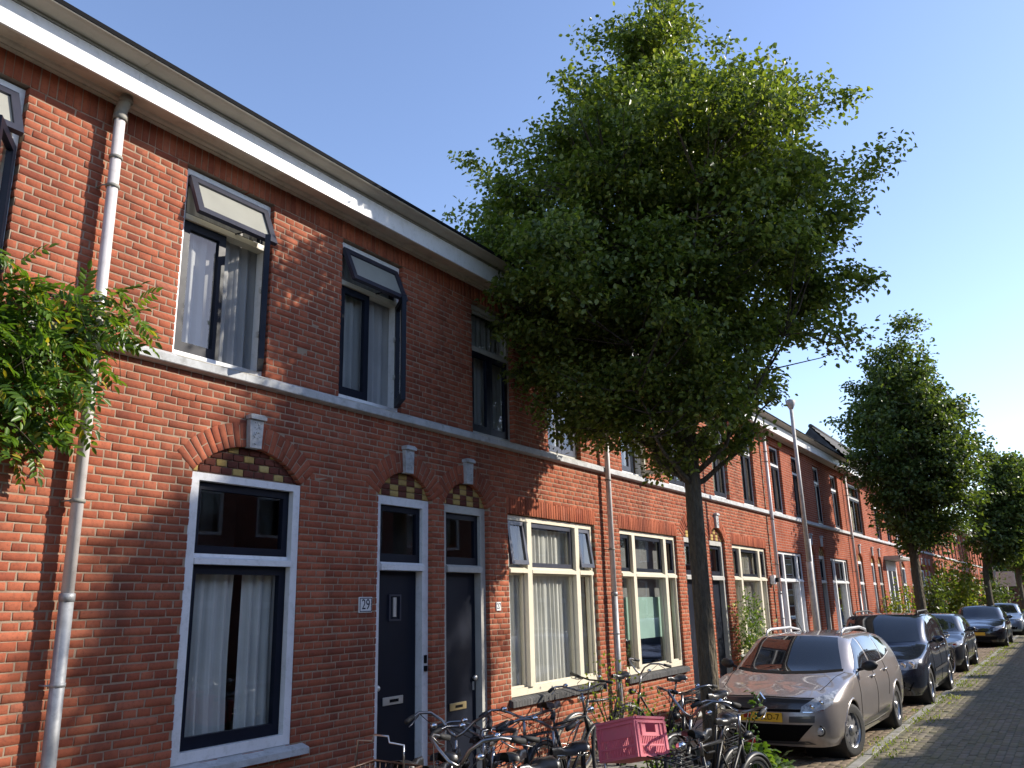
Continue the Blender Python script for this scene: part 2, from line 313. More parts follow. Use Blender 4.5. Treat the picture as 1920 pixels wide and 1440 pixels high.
def brickwork(house, X0, X1, openings, solids, single=300):
    """openings: (x0,x1,z0,z1,rise) rise>0 = arched head; solids: rectangles filled by other pieces"""
    fields = [(3.035, -1, 50, 0), (3.035, 1, 13, 1), (3.94, 1, 27, 0)]
    B = []
    for zo, sg, cnt, ph in fields:
        for k in range(cnt):
            z0 = zo+k*CH if sg > 0 else zo-(k+1)*CH; z1 = z0+CH; zc = z0+CH/2
            if z1 < .05 or (sg > 0 and zo < 3.5 and z0 > 3.82): continue
            idx = k if sg > 0 else -(k+1)
            stre = (idx % 2) == ph
            ex = []
            for (a, b, lo, hi, rise) in openings:
                if lo < zc < hi: ex.append((a, b))
                if rise:
                    cx, cz, r, th = arc_of(a, b, hi, rise); ro = r+.205
                    if zc > hi and zc < cz+ro:
                        hw = math.sqrt(max(0, ro*ro-(zc-cz)**2))-.012; hw = min(hw, (zc-cz)*math.tan(th)-.004)
                        if hw > 0: ex.append((cx-hw, cx+hw))
            for (a, b, lo, hi) in solids:
                if lo < zc < hi: ex.append((a, b))
            pitch = BP if stre else BP/2; offs = (BP/2 if (idx//2) % 2 else 0)+BP/4 if stre else 0
            i0 = int((X0-offs)/pitch)-2; x = i0*pitch+offs
            while x < X1+.3:
                a, b = x, x+pitch; x += pitch
                if not (X0 <= (a+b)/2 < X1): continue
                segs = [(a, b, 0, 0)]
                for (e0, e1) in ex:
                    ns = []
                    for (p, q_, dl, dr) in segs:
                        if e1 <= p or e0 >= q_: ns.append((p, q_, dl or (abs(e1-p) < .002), dr or (abs(e0-q_) < .002))); continue
                        if e0 > p: ns.append((p, e0, dl, 1))
                        if e1 < q_: ns.append((e1, q_, 1, dr))
                    segs = ns
                for (p, q_, dl, dr) in segs:
                    l = p+(0 if dl else J/2); r_ = q_-(0 if dr else J/2)
                    if r_-l < .022: continue
                    B.append((l, r_, z0+J/2, z1-J/2, .105 if (dl or dr) else .03, (not dl and not dr and abs((r_-l)-(pitch-J)) < .001)))
    cand = []
    for i, b in enumerate(B):
        if b[5]:
            p = ((b[0]+b[1])/2, F, (b[2]+b[3])/2); u = px_of(p)
            if -10 < u[0] < 1930 and -10 < u[1] < 1450: cand.append((p[0]**2+(p[2]-CAM_H)**2-(4 if b[1]-b[0] > .15 else 0), i))
    cand.sort(); pick = set(i for _, i in cand[:single]); o = org(house)
    for i in pick:
        b = B[i]; ob = link('brick', full_brick(b[1]-b[0]), house, Vector(((b[0]+b[1])/2, F+RNG.normal(0, .0011), (b[2]+b[3])/2))-o, (0, RNG.normal(0, .004), 0))
    rest = [b for i, b in enumerate(B) if i not in pick]
    me = pieces_mesh('brickwork', [rq(*b[:4]) for b in rest], [b[4] for b in rest], [BRK], o)
    tag(link('brickwork', me, house), kind='stuff')
def arch(house, x0, x1, zs, rise, mats=BRK, key=True, keydim=(.075, .055, .28), n=None, pattern='fine', built=True):
    cx, cz, r, th = arc_of(x0, x1, zs, rise); ro = r+.205; o = org(house)
    n = n or int(round(2*th*(r+.1)/.0655)); qs = []
    kt = .055/r if key else 0
    for i in range(n):
        t0 = -th+2*th*i/n; t1 = -th+2*th*(i+1)/n; g = .0052/(r+.1)
        if key and abs((t0+t1)/2) < kt*.8: continue
        P = lambda t, rr: (cx+math.sin(t)*rr, cz+math.cos(t)*rr)
        cuts = [(r, ro)] if i % 2 == 0 else ([(r, r+.098), (r+.107, ro)] if (i//2) % 2 else [(r, r+.06), (r+.07, ro)])
        for (a, b) in cuts: qs.append([P(t0+g, a), P(t1-g, a), P(t1-g, b), P(t0+g, b)])
    if built:
        for q in qs:
            me = pieces_mesh('arch_brick', [q], .11, [mats], o, proud=.001, jit=.001, inset=.002, rim=.0015); link('arch_brick', me, house)
    else:
        tag(link('arch_bricks', pieces_mesh('arch_bricks', qs, .11, [mats], o, proud=.004, jit=.001), house), kind='stuff')
    rg = MB(); nn = 24; ring = []
    for rr_ in (r+.002, ro-.002):
        for y_ in (F+.0042, F+.10): ring.append([(cx+math.sin(-th+2*th*i/nn)*rr_, y_, cz+math.cos(-th+2*th*i/nn)*rr_) for i in range(nn+1)])
    rg.grid([ring[1], ring[0], ring[2], ring[3]], smooth=False); rg.build('arch_mortar', MORTAR, house)
    # infill between arch and frame head
    mb = MB().box(x0-.02, x1+.02, F+.065, F+.2, zs-.01, zs+rise+.02); mb.build('arch_backing', MORTAR, house)
    qs = []; mi = []
    if pattern == 'fine':
        rows = int(rise/CH)+1
        for k in range(rows):
            z0 = zs+.012+k*CH
            m_ = int((x1-x0)/.11)+2
            for i in range(-1, m_):
                a = x0-.02+i*.1103+(.055 if k % 2 else 0); b = a+.1103
                xc = (a+b)/2; zc = z0+CH/2
                if (xc-cx)**2+(zc-cz)**2 > (r+.05)**2 or b < x0 or a > x1: continue
                yel = ((i-(k//2)*1) % 2 == 0) and ((i//2+k) % 2 == 0)
                qs.append(rq(max(a, x0)+J/2, min(b, x1)-J/2, z0+.003, z0+CH-.006)); mi.append(1 if yel else 0)
    else:
        w = (x1-x0)/6.6
        for k in range(int(rise/CH)+2):
            z0 = zs+.006+k*CH
            for i in range(-1, 8):
                a = cx-w/2+(i-3)*w; b = a+w; xc = (a+b)/2; zc = z0+CH/2
                if (xc-cx)**2+(zc-cz)**2 > (r+.06)**2 or b < x0+.01 or a > x1-.01: continue
                yel = (i+k//2) % 2 == 0
                qs.append(rq(max(a, x0)+.003, min(b, x1)-.003, z0+.003, z0+CH-.005)); mi.append(1 if yel else 0)
    if built:
        for q, m_ in zip(qs, mi):
            link('infill_brick', pieces_mesh('infill_brick', [q], .066, [BRK_B, BRK_Y], o, [m_], proud=-.052, jit=.001), house)
    else:
        tag(link('infill_bricks', pieces_mesh('infill_bricks', qs, .066, [BRK_B, BRK_Y], o, mi, proud=-.052, jit=.001), house), kind='stuff')
    if key: keystone(house, cx, cz+r-.01, cz+r+keydim[2])
def keystone(house, cx, z0, z1):
    wt, wb = .084, .060; mb = MB()
    def ring(z, s, y0): w = wb+(wt-wb)*(z-z0)/(z1-z0); return w*s, y0
    zc = z1-.045
    def slab(za, zb, wa, wb_, y, yb): mb.add([(cx-wa, yb, za), (cx+wa, yb, za), (cx+wa, y, za), (cx-wa, y, za), (cx-wb_, yb, zb), (cx+wb_, yb, zb), (cx+wb_, y, zb), (cx-wb_, y, zb)],
        [(3, 2, 1, 0), (4, 5, 6, 7), (0, 1, 5, 4), (1, 2, 6, 5), (2, 3, 7, 6), (3, 0, 4, 7)])
    slab(z0, zc-.003, wb, wt-.012, F-.045, F+.02); slab(zc, z1-.015, wt, wt, F-.07, F+.02)
    slab(z1-.012, z1, wt-.002, wt-.025, F-.062, F+.02)
    k = mb.build('keystone', STONE, house)
    p = MB()                                             # carved panel: raised rim and rough knobs
    za, zb = z0+.035, zc-.02
    wA, wB = wb-.022, wt-.034
    p.add([(cx-wA, F-.047, za), (cx+wA, F-.047, za), (cx+wB, F-.047, zb), (cx-wB, F-.047, zb)], [(0, 1, 2, 3)])
    for i in range(26):
        t = random.random(); w = wA+(wB-wA)*t; p.ball((cx+random.uniform(-w, w)*.9, F-.047, za+(zb-za)*t), random.uniform(.006, .011), 6)
    p.build('carved_panel', STONE, k)
def wall_cells(house, X0, X1, Z0, Z1, opens, y0, y1, m, name='wall', grow=0.):
    xs = sorted({X0, X1, *[v for o in opens for v in (o[0]-grow, o[1]+grow) if X0 < v < X1]}); zs = sorted({Z0, Z1, *[v for o in opens for v in (o[2]-grow, o[3]+grow) if Z0 < v < Z1]})
    mb = MB(); iz = 0
    for i in range(len(xs)-1):
        run = None
        for k in range(len(zs)-1):
            xc, zc = (xs[i]+xs[i+1])/2, (zs[k]+zs[k+1])/2
            inside = any(o[0]-grow < xc < o[1]+grow and o[2]-grow < zc < o[3]+grow for o in opens)
            if not inside:
                run = [zs[k], zs[k+1]] if run is None else [run[0], zs[k+1]]
            if (inside or k == len(zs)-2) and run:
                mb.box(xs[i], xs[i+1], y0, y1, run[0], run[1]); run = None
    return mb.build(name, m, house)
def soldiers(house, x0, x1, z0, z1, deep=.105, proud=.003, m=BRK, name='soldier_bricks'):
    n = max(1, round((x1-x0)/.0625)); w = (x1-x0)/n
    return [rq(x0+i*w+.004, x0+(i+1)*w-.004, z0+.004, z1-.004) for i in range(n)]
# ---------------------------------------------------------------- parts of a house front
def cornice(h, X0, X1, white=WHITE):
    yo = lambda o: F-o
    p = [(0.0, 5.80), (.045, 5.80), (.045, 5.812), (.075, 5.818), (.085, 5.835), (.285, 5.79), (.285, 5.82), (0.0, 5.86)]
    MB().prism([(yo(a), b) for a, b in p], 'x', X0+.001, X1-.001).build('soffit', SOFF, h)
    c = MB(); n = max(1, round((X1-X0)/2.0)); w = (X1-X0)/n
    for i in range(n): c.box(X0+i*w+.0015, X0+(i+1)*w-.0015, yo(.305), yo(.2855), 5.772, 5.972)
    f = c.build('fascia', white, h)
    MB().prism([(yo(a), b) for a, b in [(.28, 5.973), (.318, 5.973), (.322, 5.982), (.312, 5.986), (.328, 5.992), (.28, 5.993)]], 'x', X0+.001, X1-.001).build('moulding', PIPEG, f)
    g = [(.29, 5.994), (.335, 5.994), (.38, 5.996), (.44, 6.001), (.474, 6.010), (.478, 6.017), (.44, 6.018), (.29, 6.018)]
    MB().prism([(yo(a), b) for a, b in g], 'x', X0+.001, X1-.001).build('gutter', TAUPE, h)
    MB().prism([(yo(a), b) for a, b in [(.425, 6.0185), (.484, 6.0185), (.485, 6.054), (.425, 6.054)]], 'x', X0+.001, X1-.001).build('roof_trim', BLACK, h)
    MB().prism([(yo(a), b) for a, b in [(.424, 6.052), (-.05, 6.09), (-3.2, 6.35), (-6.5, 6.1), (-6.5, 5.9), (-.05, 5.87), (.27, 5.99)]], 'x', X0+.002, X1-.002).build('roof', ROOFM, h)
def belt(h, X0, X1):
    n = max(1, round((X1-X0)/1.35)); w = (X1-X0)/n
    for i in range(n):
        MB().prism([(F+.02, 3.94), (F-.005, 3.938), (F-.07, 3.905), (F-.074, 3.898), (F-.074, 3.84), (F-.068, 3.834), (F+.02, 3.82)], 'x', X0+i*w+.0012, X0+(i+1)*w-.0012).build('belt_stone', STONE, h)
def shell(h, X0, X1, deep=6.4):
    mb = MB()
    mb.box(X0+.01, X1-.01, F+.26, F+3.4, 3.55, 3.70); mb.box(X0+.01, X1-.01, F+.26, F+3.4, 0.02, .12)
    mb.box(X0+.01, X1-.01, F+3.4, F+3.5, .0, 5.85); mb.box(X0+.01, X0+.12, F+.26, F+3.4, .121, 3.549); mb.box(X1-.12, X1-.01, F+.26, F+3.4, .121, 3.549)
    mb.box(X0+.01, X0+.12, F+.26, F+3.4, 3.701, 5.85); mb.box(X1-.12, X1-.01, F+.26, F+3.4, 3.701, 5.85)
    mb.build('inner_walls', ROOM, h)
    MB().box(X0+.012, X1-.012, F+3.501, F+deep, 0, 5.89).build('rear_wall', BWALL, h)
CURTAINS = []
def curtain(x0, x1, z0, z1, y, label, m=None, folds=None, amp=.022, group=None, flare=0., seed=0):
    rs = np.random.default_rng(seed+int(x0*100)); n = max(12, int((x1-x0)/.012)); folds = folds or (x1-x0)/.11
    P = []
    ph = rs.uniform(0, 6.28, 4)
    for k in range(9):
        t = k/8; row = []
        for i in range(n+1):
            s = i/n; xx = x0+(x1-x0)*s+flare*t*0
            w = amp*(.55+.45*(1-t))*(math.sin(2*math.pi*folds*s+ph[0]+.5*math.sin(5*s+ph[1]))+.35*math.sin(2*math.pi*folds*2.3*s+ph[2]+1.1*t))
            row.append((x0+(x1-x0)*s*(1-.04*math.sin(3.1*t)*(1 if flare else 0))+flare*(1-t)*s*0, y+w, z0+(z1-z0)*t))
        P.append(row)
    mb = MB().grid(P); b = Vector(((x0+x1)/2, y, z0)); o = mb.build('curtain', m or CURT, None, base=b)
    return tag(o, label, 'curtain', group)
def pane(win, x0, x1, z0, z1, y, name='pane', m=None): return quad_xz(x0, x1, z0, z1, y).build(name, m or GLASS, win)
def sash(win, x0, x1, z0, z1, y, w, m, depth=.045, wb=None, glass=None, name='sash'):
    rect_frame(MB(), x0, x1, z0, z1, y, y+depth, w, None, wb).build(name, m, win)
    pane(win, x0+w, x1-w, z0+(wb or w), z1-w, y+depth*.5, m=glass)
def swung_sash(win, hinge, w_, h_, fw, m, rot, side, depth=.045, name='sash', glass=None, wb=None):
    """leaf built round its hinge. side: 'top' (hangs down), 'left' (extends +x), 'right' (extends -x)"""
    if side == 'top': x0, x1, z0, z1 = 0, w_, -h_, 0
    elif side == 'left': x0, x1, z0, z1 = 0, w_, 0, h_
    else: x0, x1, z0, z1 = -w_, 0, 0, h_
    rect_frame(MB(), x0, x1, z0, z1, -depth, 0, fw, None, wb).build(name, m, win, pivot=hinge, rot=rot)
    quad_xz(x0+fw, x1-fw, z0+(wb or fw), z1-fw, -depth*.5).build('pane', glass or GLASS, win, pivot=hinge, rot=rot)
def upper_open(h, x0, x1, who, open_right=True):
    """white frame, top-hung vent ajar, left casement shut, right casement swung out"""
    z0, z1 = 3.94, 5.60; yf = F+.055
    win = rect_frame(MB(), x0, x1, z0, z1, yf, yf+.10, .045, .05, .05).build('window', WHITE, h)
    MB().box(x0+.045, x1-.045, yf-.012, yf+.09, 5.135, 5.185).build('transom', CREAM, win)
    rect_frame(MB(), x0+.046, x1-.046, 5.186, z1-.051, yf+.03, yf+.08, .028, .06).build('vent_surround', NAVY, win)
    swung_sash(win, (x0+.05, yf+.012, z1-.075), x1-x0-.10, .41, .06, NAVY2, (R(-23), 0, 0), 'top', .04, 'vent_sash', GLASS_PALE)
    xm = (x0+x1)/2
    sash(win, x0+.046, xm+.01, z0+.052, 5.134, yf+.01, .068, NAVY, wb=.085)
    swung_sash(win, (x1-.05, yf+.006, z0+.055), xm-x0-.06, 5.13-z0-.055, .062, NAVY, (0, 0, R(52)), 'right', .045, wb=.08)
    st = MB()
    for zz in (4.30, 4.72): st.box(x1-.085, x1-.055, yf-.03, yf+.0, zz, zz+.05); st.tube([(x1-.075, yf-.03, zz+.02), (x1-.105, yf-.045, zz+.025)], .006, 6)
    st.build('hinge', ALU, win)
    MB().tube([(xm+.06, yf+.02, 5.17), (xm+.13, yf-.07, 5.20), (xm+.16, yf-.10, 5.20)], .006, 6).build('stay', BLACK, win)
    MB().prism([(F-.075, 3.907), (F+.05, 3.945), (F+.05, 3.9415), (F-.074, 3.9035)], 'x', x0+.002, x1-.002).build('sill', CREAM, win)
    curtain(x0+.0, x1+.14, 3.96, 5.56, F+.19, 'light grey curtain hanging behind '+who, CURT_G, amp=.03)
def upper_closed(h, x0, x1, who, frame=WHITE, leaf=NAVY, curt=CURT, top='sash', z1=5.60, open_leaf=False, sky=False):
    z0 = 3.94; yf = F+.07
    win = rect_frame(MB(), x0, x1, z0, z1, yf, yf+.10, .05, .05, .045).build('window', frame, h)
    zt = 5.02 if top == 'fixed' else 5.13
    MB().box(x0+.05, x1-.05, yf-.015, yf+.09, zt-.025, zt+.03).build('transom', frame, win)
    if top == 'sash': sash(win, x0+.052, x1-.052, zt+.031, z1-.051, yf+.015, .055, leaf)
    else:
        rect_frame(MB(), x0+.052, x1-.052, zt+.031, z1-.051, yf+.03, yf+.07, .03).build('sash', frame, win); pane(win, x0+.08, x1-.08, zt+.06, z1-.08, yf+.05)
    xm = (x0+x1)/2
    sash(win, x0+.052, xm-.003, z0+.047, zt-.027, yf-.005, .062, leaf, wb=.085)
    if open_leaf: swung_sash(win, (x1-.05, yf-.01, z0+.05), xm-x0-.055, zt-z0-.08, .06, CREAM, (0, 0, R(96)), 'right', .045, wb=.08)
    else: sash(win, xm+.003, x1-.052, z0+.047, zt-.027, yf-.005, .062, leaf, wb=.085)
    MB().prism([(F-.075, 3.907), (F+.065, 3.945), (F+.065, 3.9415), (F-.074, 3.9035)], 'x', x0+.002, x1-.002).build('sill', CREAM, win)
    if curt: curtain(x0+.06, x1+.16, 3.97, z1-.06, F+.22, 'curtain drawn behind '+who, curt, amp=.02)
def bay(h, x0, x1, who, frame=CREAM, vents=(8, 0, 8), leaf=NAVY2, curt=CURT, zt=2.36, z0=.90, z1=3.03, mull=.105, detail=True):
    yf = F+.045; w = x1-x0
    win = rect_frame(MB(), x0, x1, z0, z1, yf, yf+.11, .06, .06, .085).build('window', frame, h)
    s = (w-.12-2*mull)*.205; xs = [x0+.06, x0+.06+s, x0+.06+s+mull, x1-.06-s-mull, x1-.06-s, x1-.06]
    lights = [(xs[0], xs[1]), (xs[2], xs[3]), (xs[4], xs[5])]
    for a, b in ((xs[1], xs[2]), (xs[3], xs[4])): MB().box(a+.001, b-.001, yf-.03, yf+.10, z0+.087, z1-.062).build('mullion', frame, win)
    for k, (a, b) in enumerate(lights):
        MB().prism([(yf-.035, zt-.03), (yf+.09, zt-.03), (yf+.09, zt+.045), (yf+.02, zt+.045), (yf-.035, zt+.01)], 'x', a+.002, b-.002).build('transom', frame, win)
        v = vents[k]
        if v: swung_sash(win, (a+.006, yf+.055, z1-.07), b-a-.012, z1-zt-.13, .052, leaf, (R(-v), 0, 0), 'top', .04, 'vent_sash')
        else: sash(win, a+.006, b-.006, zt+.05, z1-.066, yf+.02, .052, leaf, .04, name='vent_sash')
        rect_frame(MB(), a+.003, b-.003, z0+.087, zt-.033, yf+.035, yf+.075, .022).build('glazing_bead', frame, win)
        pane(win, a+.022, b-.022, z0+.105, zt-.052, yf+.055)
    if detail:
        n = round((x1-x0+.1)/.062); wd = (x1-x0+.1)/n; qs = []
        for i in range(n):
            a = x0-.05+i*wd; me = MB().prism([(F-.055, .80), (F+.05, .80), (F+.05, .893), (F-.02, .882), (F-.055, .866)], 'x', a+.003, a+wd-.003)
            me.build('sill_brick', BRK_D, win)
    else: MB().prism([(F-.06, .762), (F+.05, .762), (F+.05, .893), (F-.06, .85)], 'x', x0-.05, x1+.05).build('sill', STONE, win)
    if curt:
        for k, (a, b) in enumerate(lights):
            curtain(a+.0, b+(.10 if k < 2 else .32), z0+.06, z1-.12, F+.185+.012*k, 'white curtain behind the %s light of %s' % (('left', 'middle', 'right')[k], who), curt, amp=.03)
    return win
def door(h, x0, x1, frame, leaf, who, z1=3.055, zt=2.36, knob='left', slot=ALU, slot_z=1.06, slit=False, lowcost=False):
    yf = F+.055; fw = .095
    fr = MB(); fr.box(x0, x0+fw, yf, yf+.12, .12, z1); fr.box(x1-fw, x1, yf, yf+.12, .12, z1); fr.box(x0+fw, x1-fw, yf, yf+.12, z1-.085, z1)
    d = fr.build('door', frame, h)
    MB().prism([(yf-.03, zt-.045), (yf+.10, zt-.045), (yf+.10, zt+.035), (yf, zt+.035), (yf-.03, zt+.01)], 'x', x0+fw+.001, x1-fw-.001).build('transom', frame, d)
    sash(d, x0+fw+.002, x1-fw-.002, zt+.037, z1-.087, yf+.04, .06, leaf, .045, .085, name='fanlight')
    MB().bbox(x0+fw+.004, x1-fw-.004, yf+.085, yf+.13, .13, zt-.048, .004).build('door_leaf', leaf, d)
    MB().box(x0-.02, x1+.02, F-.03, F+.25, .0, .118).build('threshold', STONE, d)
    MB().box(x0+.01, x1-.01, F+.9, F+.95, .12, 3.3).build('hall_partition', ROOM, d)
    if lowcost: return d
    xc = (x0+x1)/2; w = .30
    s = MB().bbox(xc-w/2-.02, xc+w/2-.02, yf+.072, yf+.086, slot_z-.038, slot_z+.038, .004).build('letter_slot', slot, d)
    MB().box(xc-.075, xc+.055, yf+.068, yf+.0715, slot_z-.014, slot_z+.014).build('letter_flap', BLACK, d)
    kx = x0+fw+.055 if knob == 'left' else x1-fw-.055
    MB().lathe([(0, -.05), (.022, -.05), (.03, -.035), (.026, -.018), (.012, -.012), (.012, 0)], (kx, yf+.085, 1.20 if knob == 'left' else 1.17), 'y', 14).build('door_knob', ALU, d)
    MB().bbox(kx-.016, kx+.016, yf+.078, yf+.086, 1.04, 1.13, .003).build('lock_plate', BLACK if knob == 'left' else ALU, d)
    if slit:
        rect_frame(MB(), xc-.10, xc+.08, 1.82, 2.08, yf+.07, yf+.086, .018).build('peep_frame', NAVY2, d)
        MB().box(xc-.035, xc+.012, yf+.074, yf+.085, 1.86, 2.05).build('peep_glass', ALU, d)
    return d
def downpipe(x, label, zj=2.07, full=True, top=True):
    root = empty('downpipe', (x, F-.10, 0), label, 'downpipe', 'downpipes on the terrace'); y = F-.10
    MB().tube([(x, y, 5.66), (x, y, zj-.02)], .040, 16).build('upper_pipe', PIPEW, root)
    p = MB().tube([(x, y, zj+.02), (x, y, .02)], .045, 16).build('lower_pipe', ZINC, root)
    MB().lathe([(.045, -.03), (.05, -.03), (.05, .02), (.041, .024)], (x, y, zj), 'z', 16).build('collar', ZINC, root)
    e = MB(); e.tube([(x, y, 5.645), (x, y, 5.70), (x, y-.03, 5.745), (x, y-.06, 5.79), (x, y-.06, 5.80)], .047, 14); e.lathe([(.047, 0), (.052, 0), (.052, .05), (.047, .05)], (x, y, 5.62), 'z', 14); e.lathe([(.047, 0), (.052, 0), (.052, .03), (.047, .03)], (x, y-.055, 5.757), 'z', 14)
    e.build('elbow', PIPEG, root)
    for z, m in ((5.30, PIPEG), (5.06, PIPEG), (3.72, PIPEG), (2.70, PIPEG), (1.52, ZINC)):
        b = MB().lathe([(.041, -.012), (.0495, -.012), (.0495, .012), (.041, .012)], (x, y, z), 'z', 14)
        if z != 5.30: b.tube([(x-.045, y+.01, z), (x-.062, y+.03, z), (x-.062, F+.01, z)], .006, 6)
        b.build('bracket', m, root)
    return root
ROOFM = mat('roof_felt', (.05, .05, .055), .8, var=.2)

def house(X0, X1, label, opens, solids=(), bricks=True, cat='house', single=300, name='brick_house'):
    h = empty(name, ((X0+X1)/2, F, 0), label, cat, 'houses of the brick terrace')
    rects = [(o[0], o[1], o[2], o[3]+(o[4] or 0)) for o in opens]
    if bricks:
        wall_cells(h, X0, X1, 0, 5.865, rects, F+.0038, F+.26, MORTAR, 'wall', .006)
        brickwork(h, X0, X1, opens, list(solids), single)
        qs = []; 
        for s in solids: qs += soldiers(h, *s)
        qs += soldiers(h, X0, X1, 5.609, 5.83)
        dz = [.106]*len(qs)
        tag(link('soldier_bricks', pieces_mesh('soldier_bricks', qs, dz, [BRK], org(h), proud=.002), h), kind='stuff')
    else: wall_cells(h, X0, X1, 0, 5.865, rects, F, F+.26, BWALL)
    cornice(h, X0, X1); belt(h, X0, X1); shell(h, X0, X1); return h

# --- the near houses, left to right
H31 = house(-1.0, 3.10, 'red brick house at the far left, half hidden by wisteria leaves', [(1.53, 2.475, 3.94, 5.605, 0), (.55, 1.69, .86, 3.035, .26)])
upper_open(H31, 1.53, 2.475, 'the upper window above the wisteria')
H29 = house(3.10, 7.145, 'red brick house with number tile 29 and one tall white ground floor window',
            [(3.785, 4.715, 3.94, 5.605, 0), (5.61, 6.535, 3.94, 5.605, 0), (4.05, 5.185, .86, 3.035, .262), (6.205, 7.06, .1, 3.055, .262)])
upper_open(H29, 3.785, 4.715, 'the upper window nearest the left downpipe')
upper_open(H29, 5.61, 6.535, 'the upper window above the dark door of 29')
def white_window(h, x0, x1, who, built=True, curt=True):
    yf = F+.012; z0, z1 = .875, 3.03
    win = rect_frame(MB(), x0+.002, x1-.002, z0, z1, yf, yf+.12, .075, .06, .08).build('window', WHITE, h)
    MB().prism([(yf-.012, 2.315), (yf+.1, 2.315), (yf+.1, 2.40), (yf+.045, 2.40), (yf+.04, 2.375), (yf-.012, 2.36)], 'x', x0+.078, x1-.078).build('transom', WHITE, win)
    sash(win, x0+.079, x1-.079, 2.402, z1-.062, yf+.055, .062, NAVY, .05)
    sash(win, x0+.079, x1-.079, z0+.082, 2.313, yf+.055, .07, NAVY, .05, .09)
    MB().prism([(F-.085, .79), (F+.03, .79), (F+.03, .874), (F-.07, .845), (F-.085, .838)], 'x', x0-.02, x1+.13).build('sill', STONE, win)
    arch(h, x0, x1, 3.035, .262, built=built)
    if curt:
        curtain(x0+.06, x0+.62, .93, 2.36, F+.20, 'left half of the white curtains behind the large pane of '+who, CURT, amp=.035, flare=1)
        curtain(x0+.705, x1+.16, .93, 2.36, F+.20, 'right half of the white curtains behind the large pane of '+who, CURT, amp=.035, flare=1)
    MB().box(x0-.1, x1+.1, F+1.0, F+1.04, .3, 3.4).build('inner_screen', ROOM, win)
white_window(H29, 4.05, 5.185, 'the tall white window')
white_window(H31, .55, 1.69, 'the window left of the frame', built=False, curt=False)
door(H29, 6.205, 7.06, WHITE, NAVY, '29', slit=True, knob='left', slot_z=1.065)
arch(H29, 6.205, 7.06, 3.055, .262, pattern='check')
b = MB().bbox(6.99, 7.025, F+.035, F+.054, 1.39, 1.47, .003); b.bbox(6.99, 7.03, F+.03, F+.054, 1.31, 1.365, .004); b.build('door_bell', BLACK, H29)
H27 = house(7.145, 11.13, 'red brick house with tile 27 and a cream three-light window full of white curtains',
            [(7.835, 8.735, 3.94, 5.605, 0), (9.58, 10.50, 3.94, 5.605, 0), (8.535, 10.80, .88, 3.035, 0), (7.275, 8.12, .1, 3.055, .262)], [(8.51, 10.83, 3.037, 3.245)])
upper_closed(H27, 7.835, 8.735, 'the upper window over the door of 27', GREYP, NAVY, CURT_G, 'fixed')
upper_closed(H27, 9.58, 10.50, 'the upper window over the wide window of 27', GREYP, NAVY2, CURT_G, 'fixed')
bay(H27, 8.535, 10.80, 'the wide cream window of 27')
door(H27, 7.275, 8.12, GREYP, NAVY, '27', knob='right', slot=BRASS, slot_z=.90)
arch(H27, 7.275, 8.12, 3.055, .262, pattern='check')
H25 = house(11.13, 15.27, 'red brick house whose cream three-light window shows a pale green blind',
            [(11.84, 12.76, 3.94, 5.605, 0), (13.72, 14.64, 3.94, 5.605, 0), (11.62, 13.86, .88, 3.035, 0), (14.2, 15.05, .1, 3.055, .262)], [(11.58, 13.90, 3.037, 3.245)])
upper_closed(H25, 11.84, 12.76, 'the upper window with the casement swung out by the tree', WHITE, NAVY2, CURT_G, 'sash', open_leaf=True)
upper_closed(H25, 13.72, 14.64, 'the upper window directly behind the tree trunk', WHITE, NAVY, CURT_C, 'sash')
bay(H25, 11.62, 13.86, 'the wide window of 25', vents=(0, 0, 0), leaf=NAVY, curt=None)
door(H25, 14.2, 15.05, GREYP, NAVY, '25', knob='right', lowcost=True); arch(H25, 14.2, 15.05, 3.055, .262, pattern='check', built=False)
H23 = house(15.27, 19.45, 'red brick house with a white flowering climber beside its narrow door',
            [(16.0, 16.92, 3.94, 5.605, 0), (17.84, 18.76, 3.94, 5.605, 0), (16.76, 19.05, .88, 3.035, 0), (15.49, 16.34, .1, 3.055, .262)], [(16.72, 19.09, 3.037, 3.245)], single=0)
upper_closed(H23, 16.0, 16.92, 'the upper window above the flowering climber', WHITE, NAVY, CURT_C)
upper_closed(H23, 17.84, 18.76, 'the upper window left of the third downpipe', WHITE, NAVY, CURT_C)
bay(H23, 16.76, 19.05, 'the wide window behind the flowering climber', vents=(0, 0, 0), leaf=NAVY, curt=CURT_C, detail=False)
door(H23, 15.49, 16.34, GREYP, NAVY, '23', knob='right', lowcost=True); arch(H23, 15.49, 16.34, 3.055, .262, pattern='check', built=False)
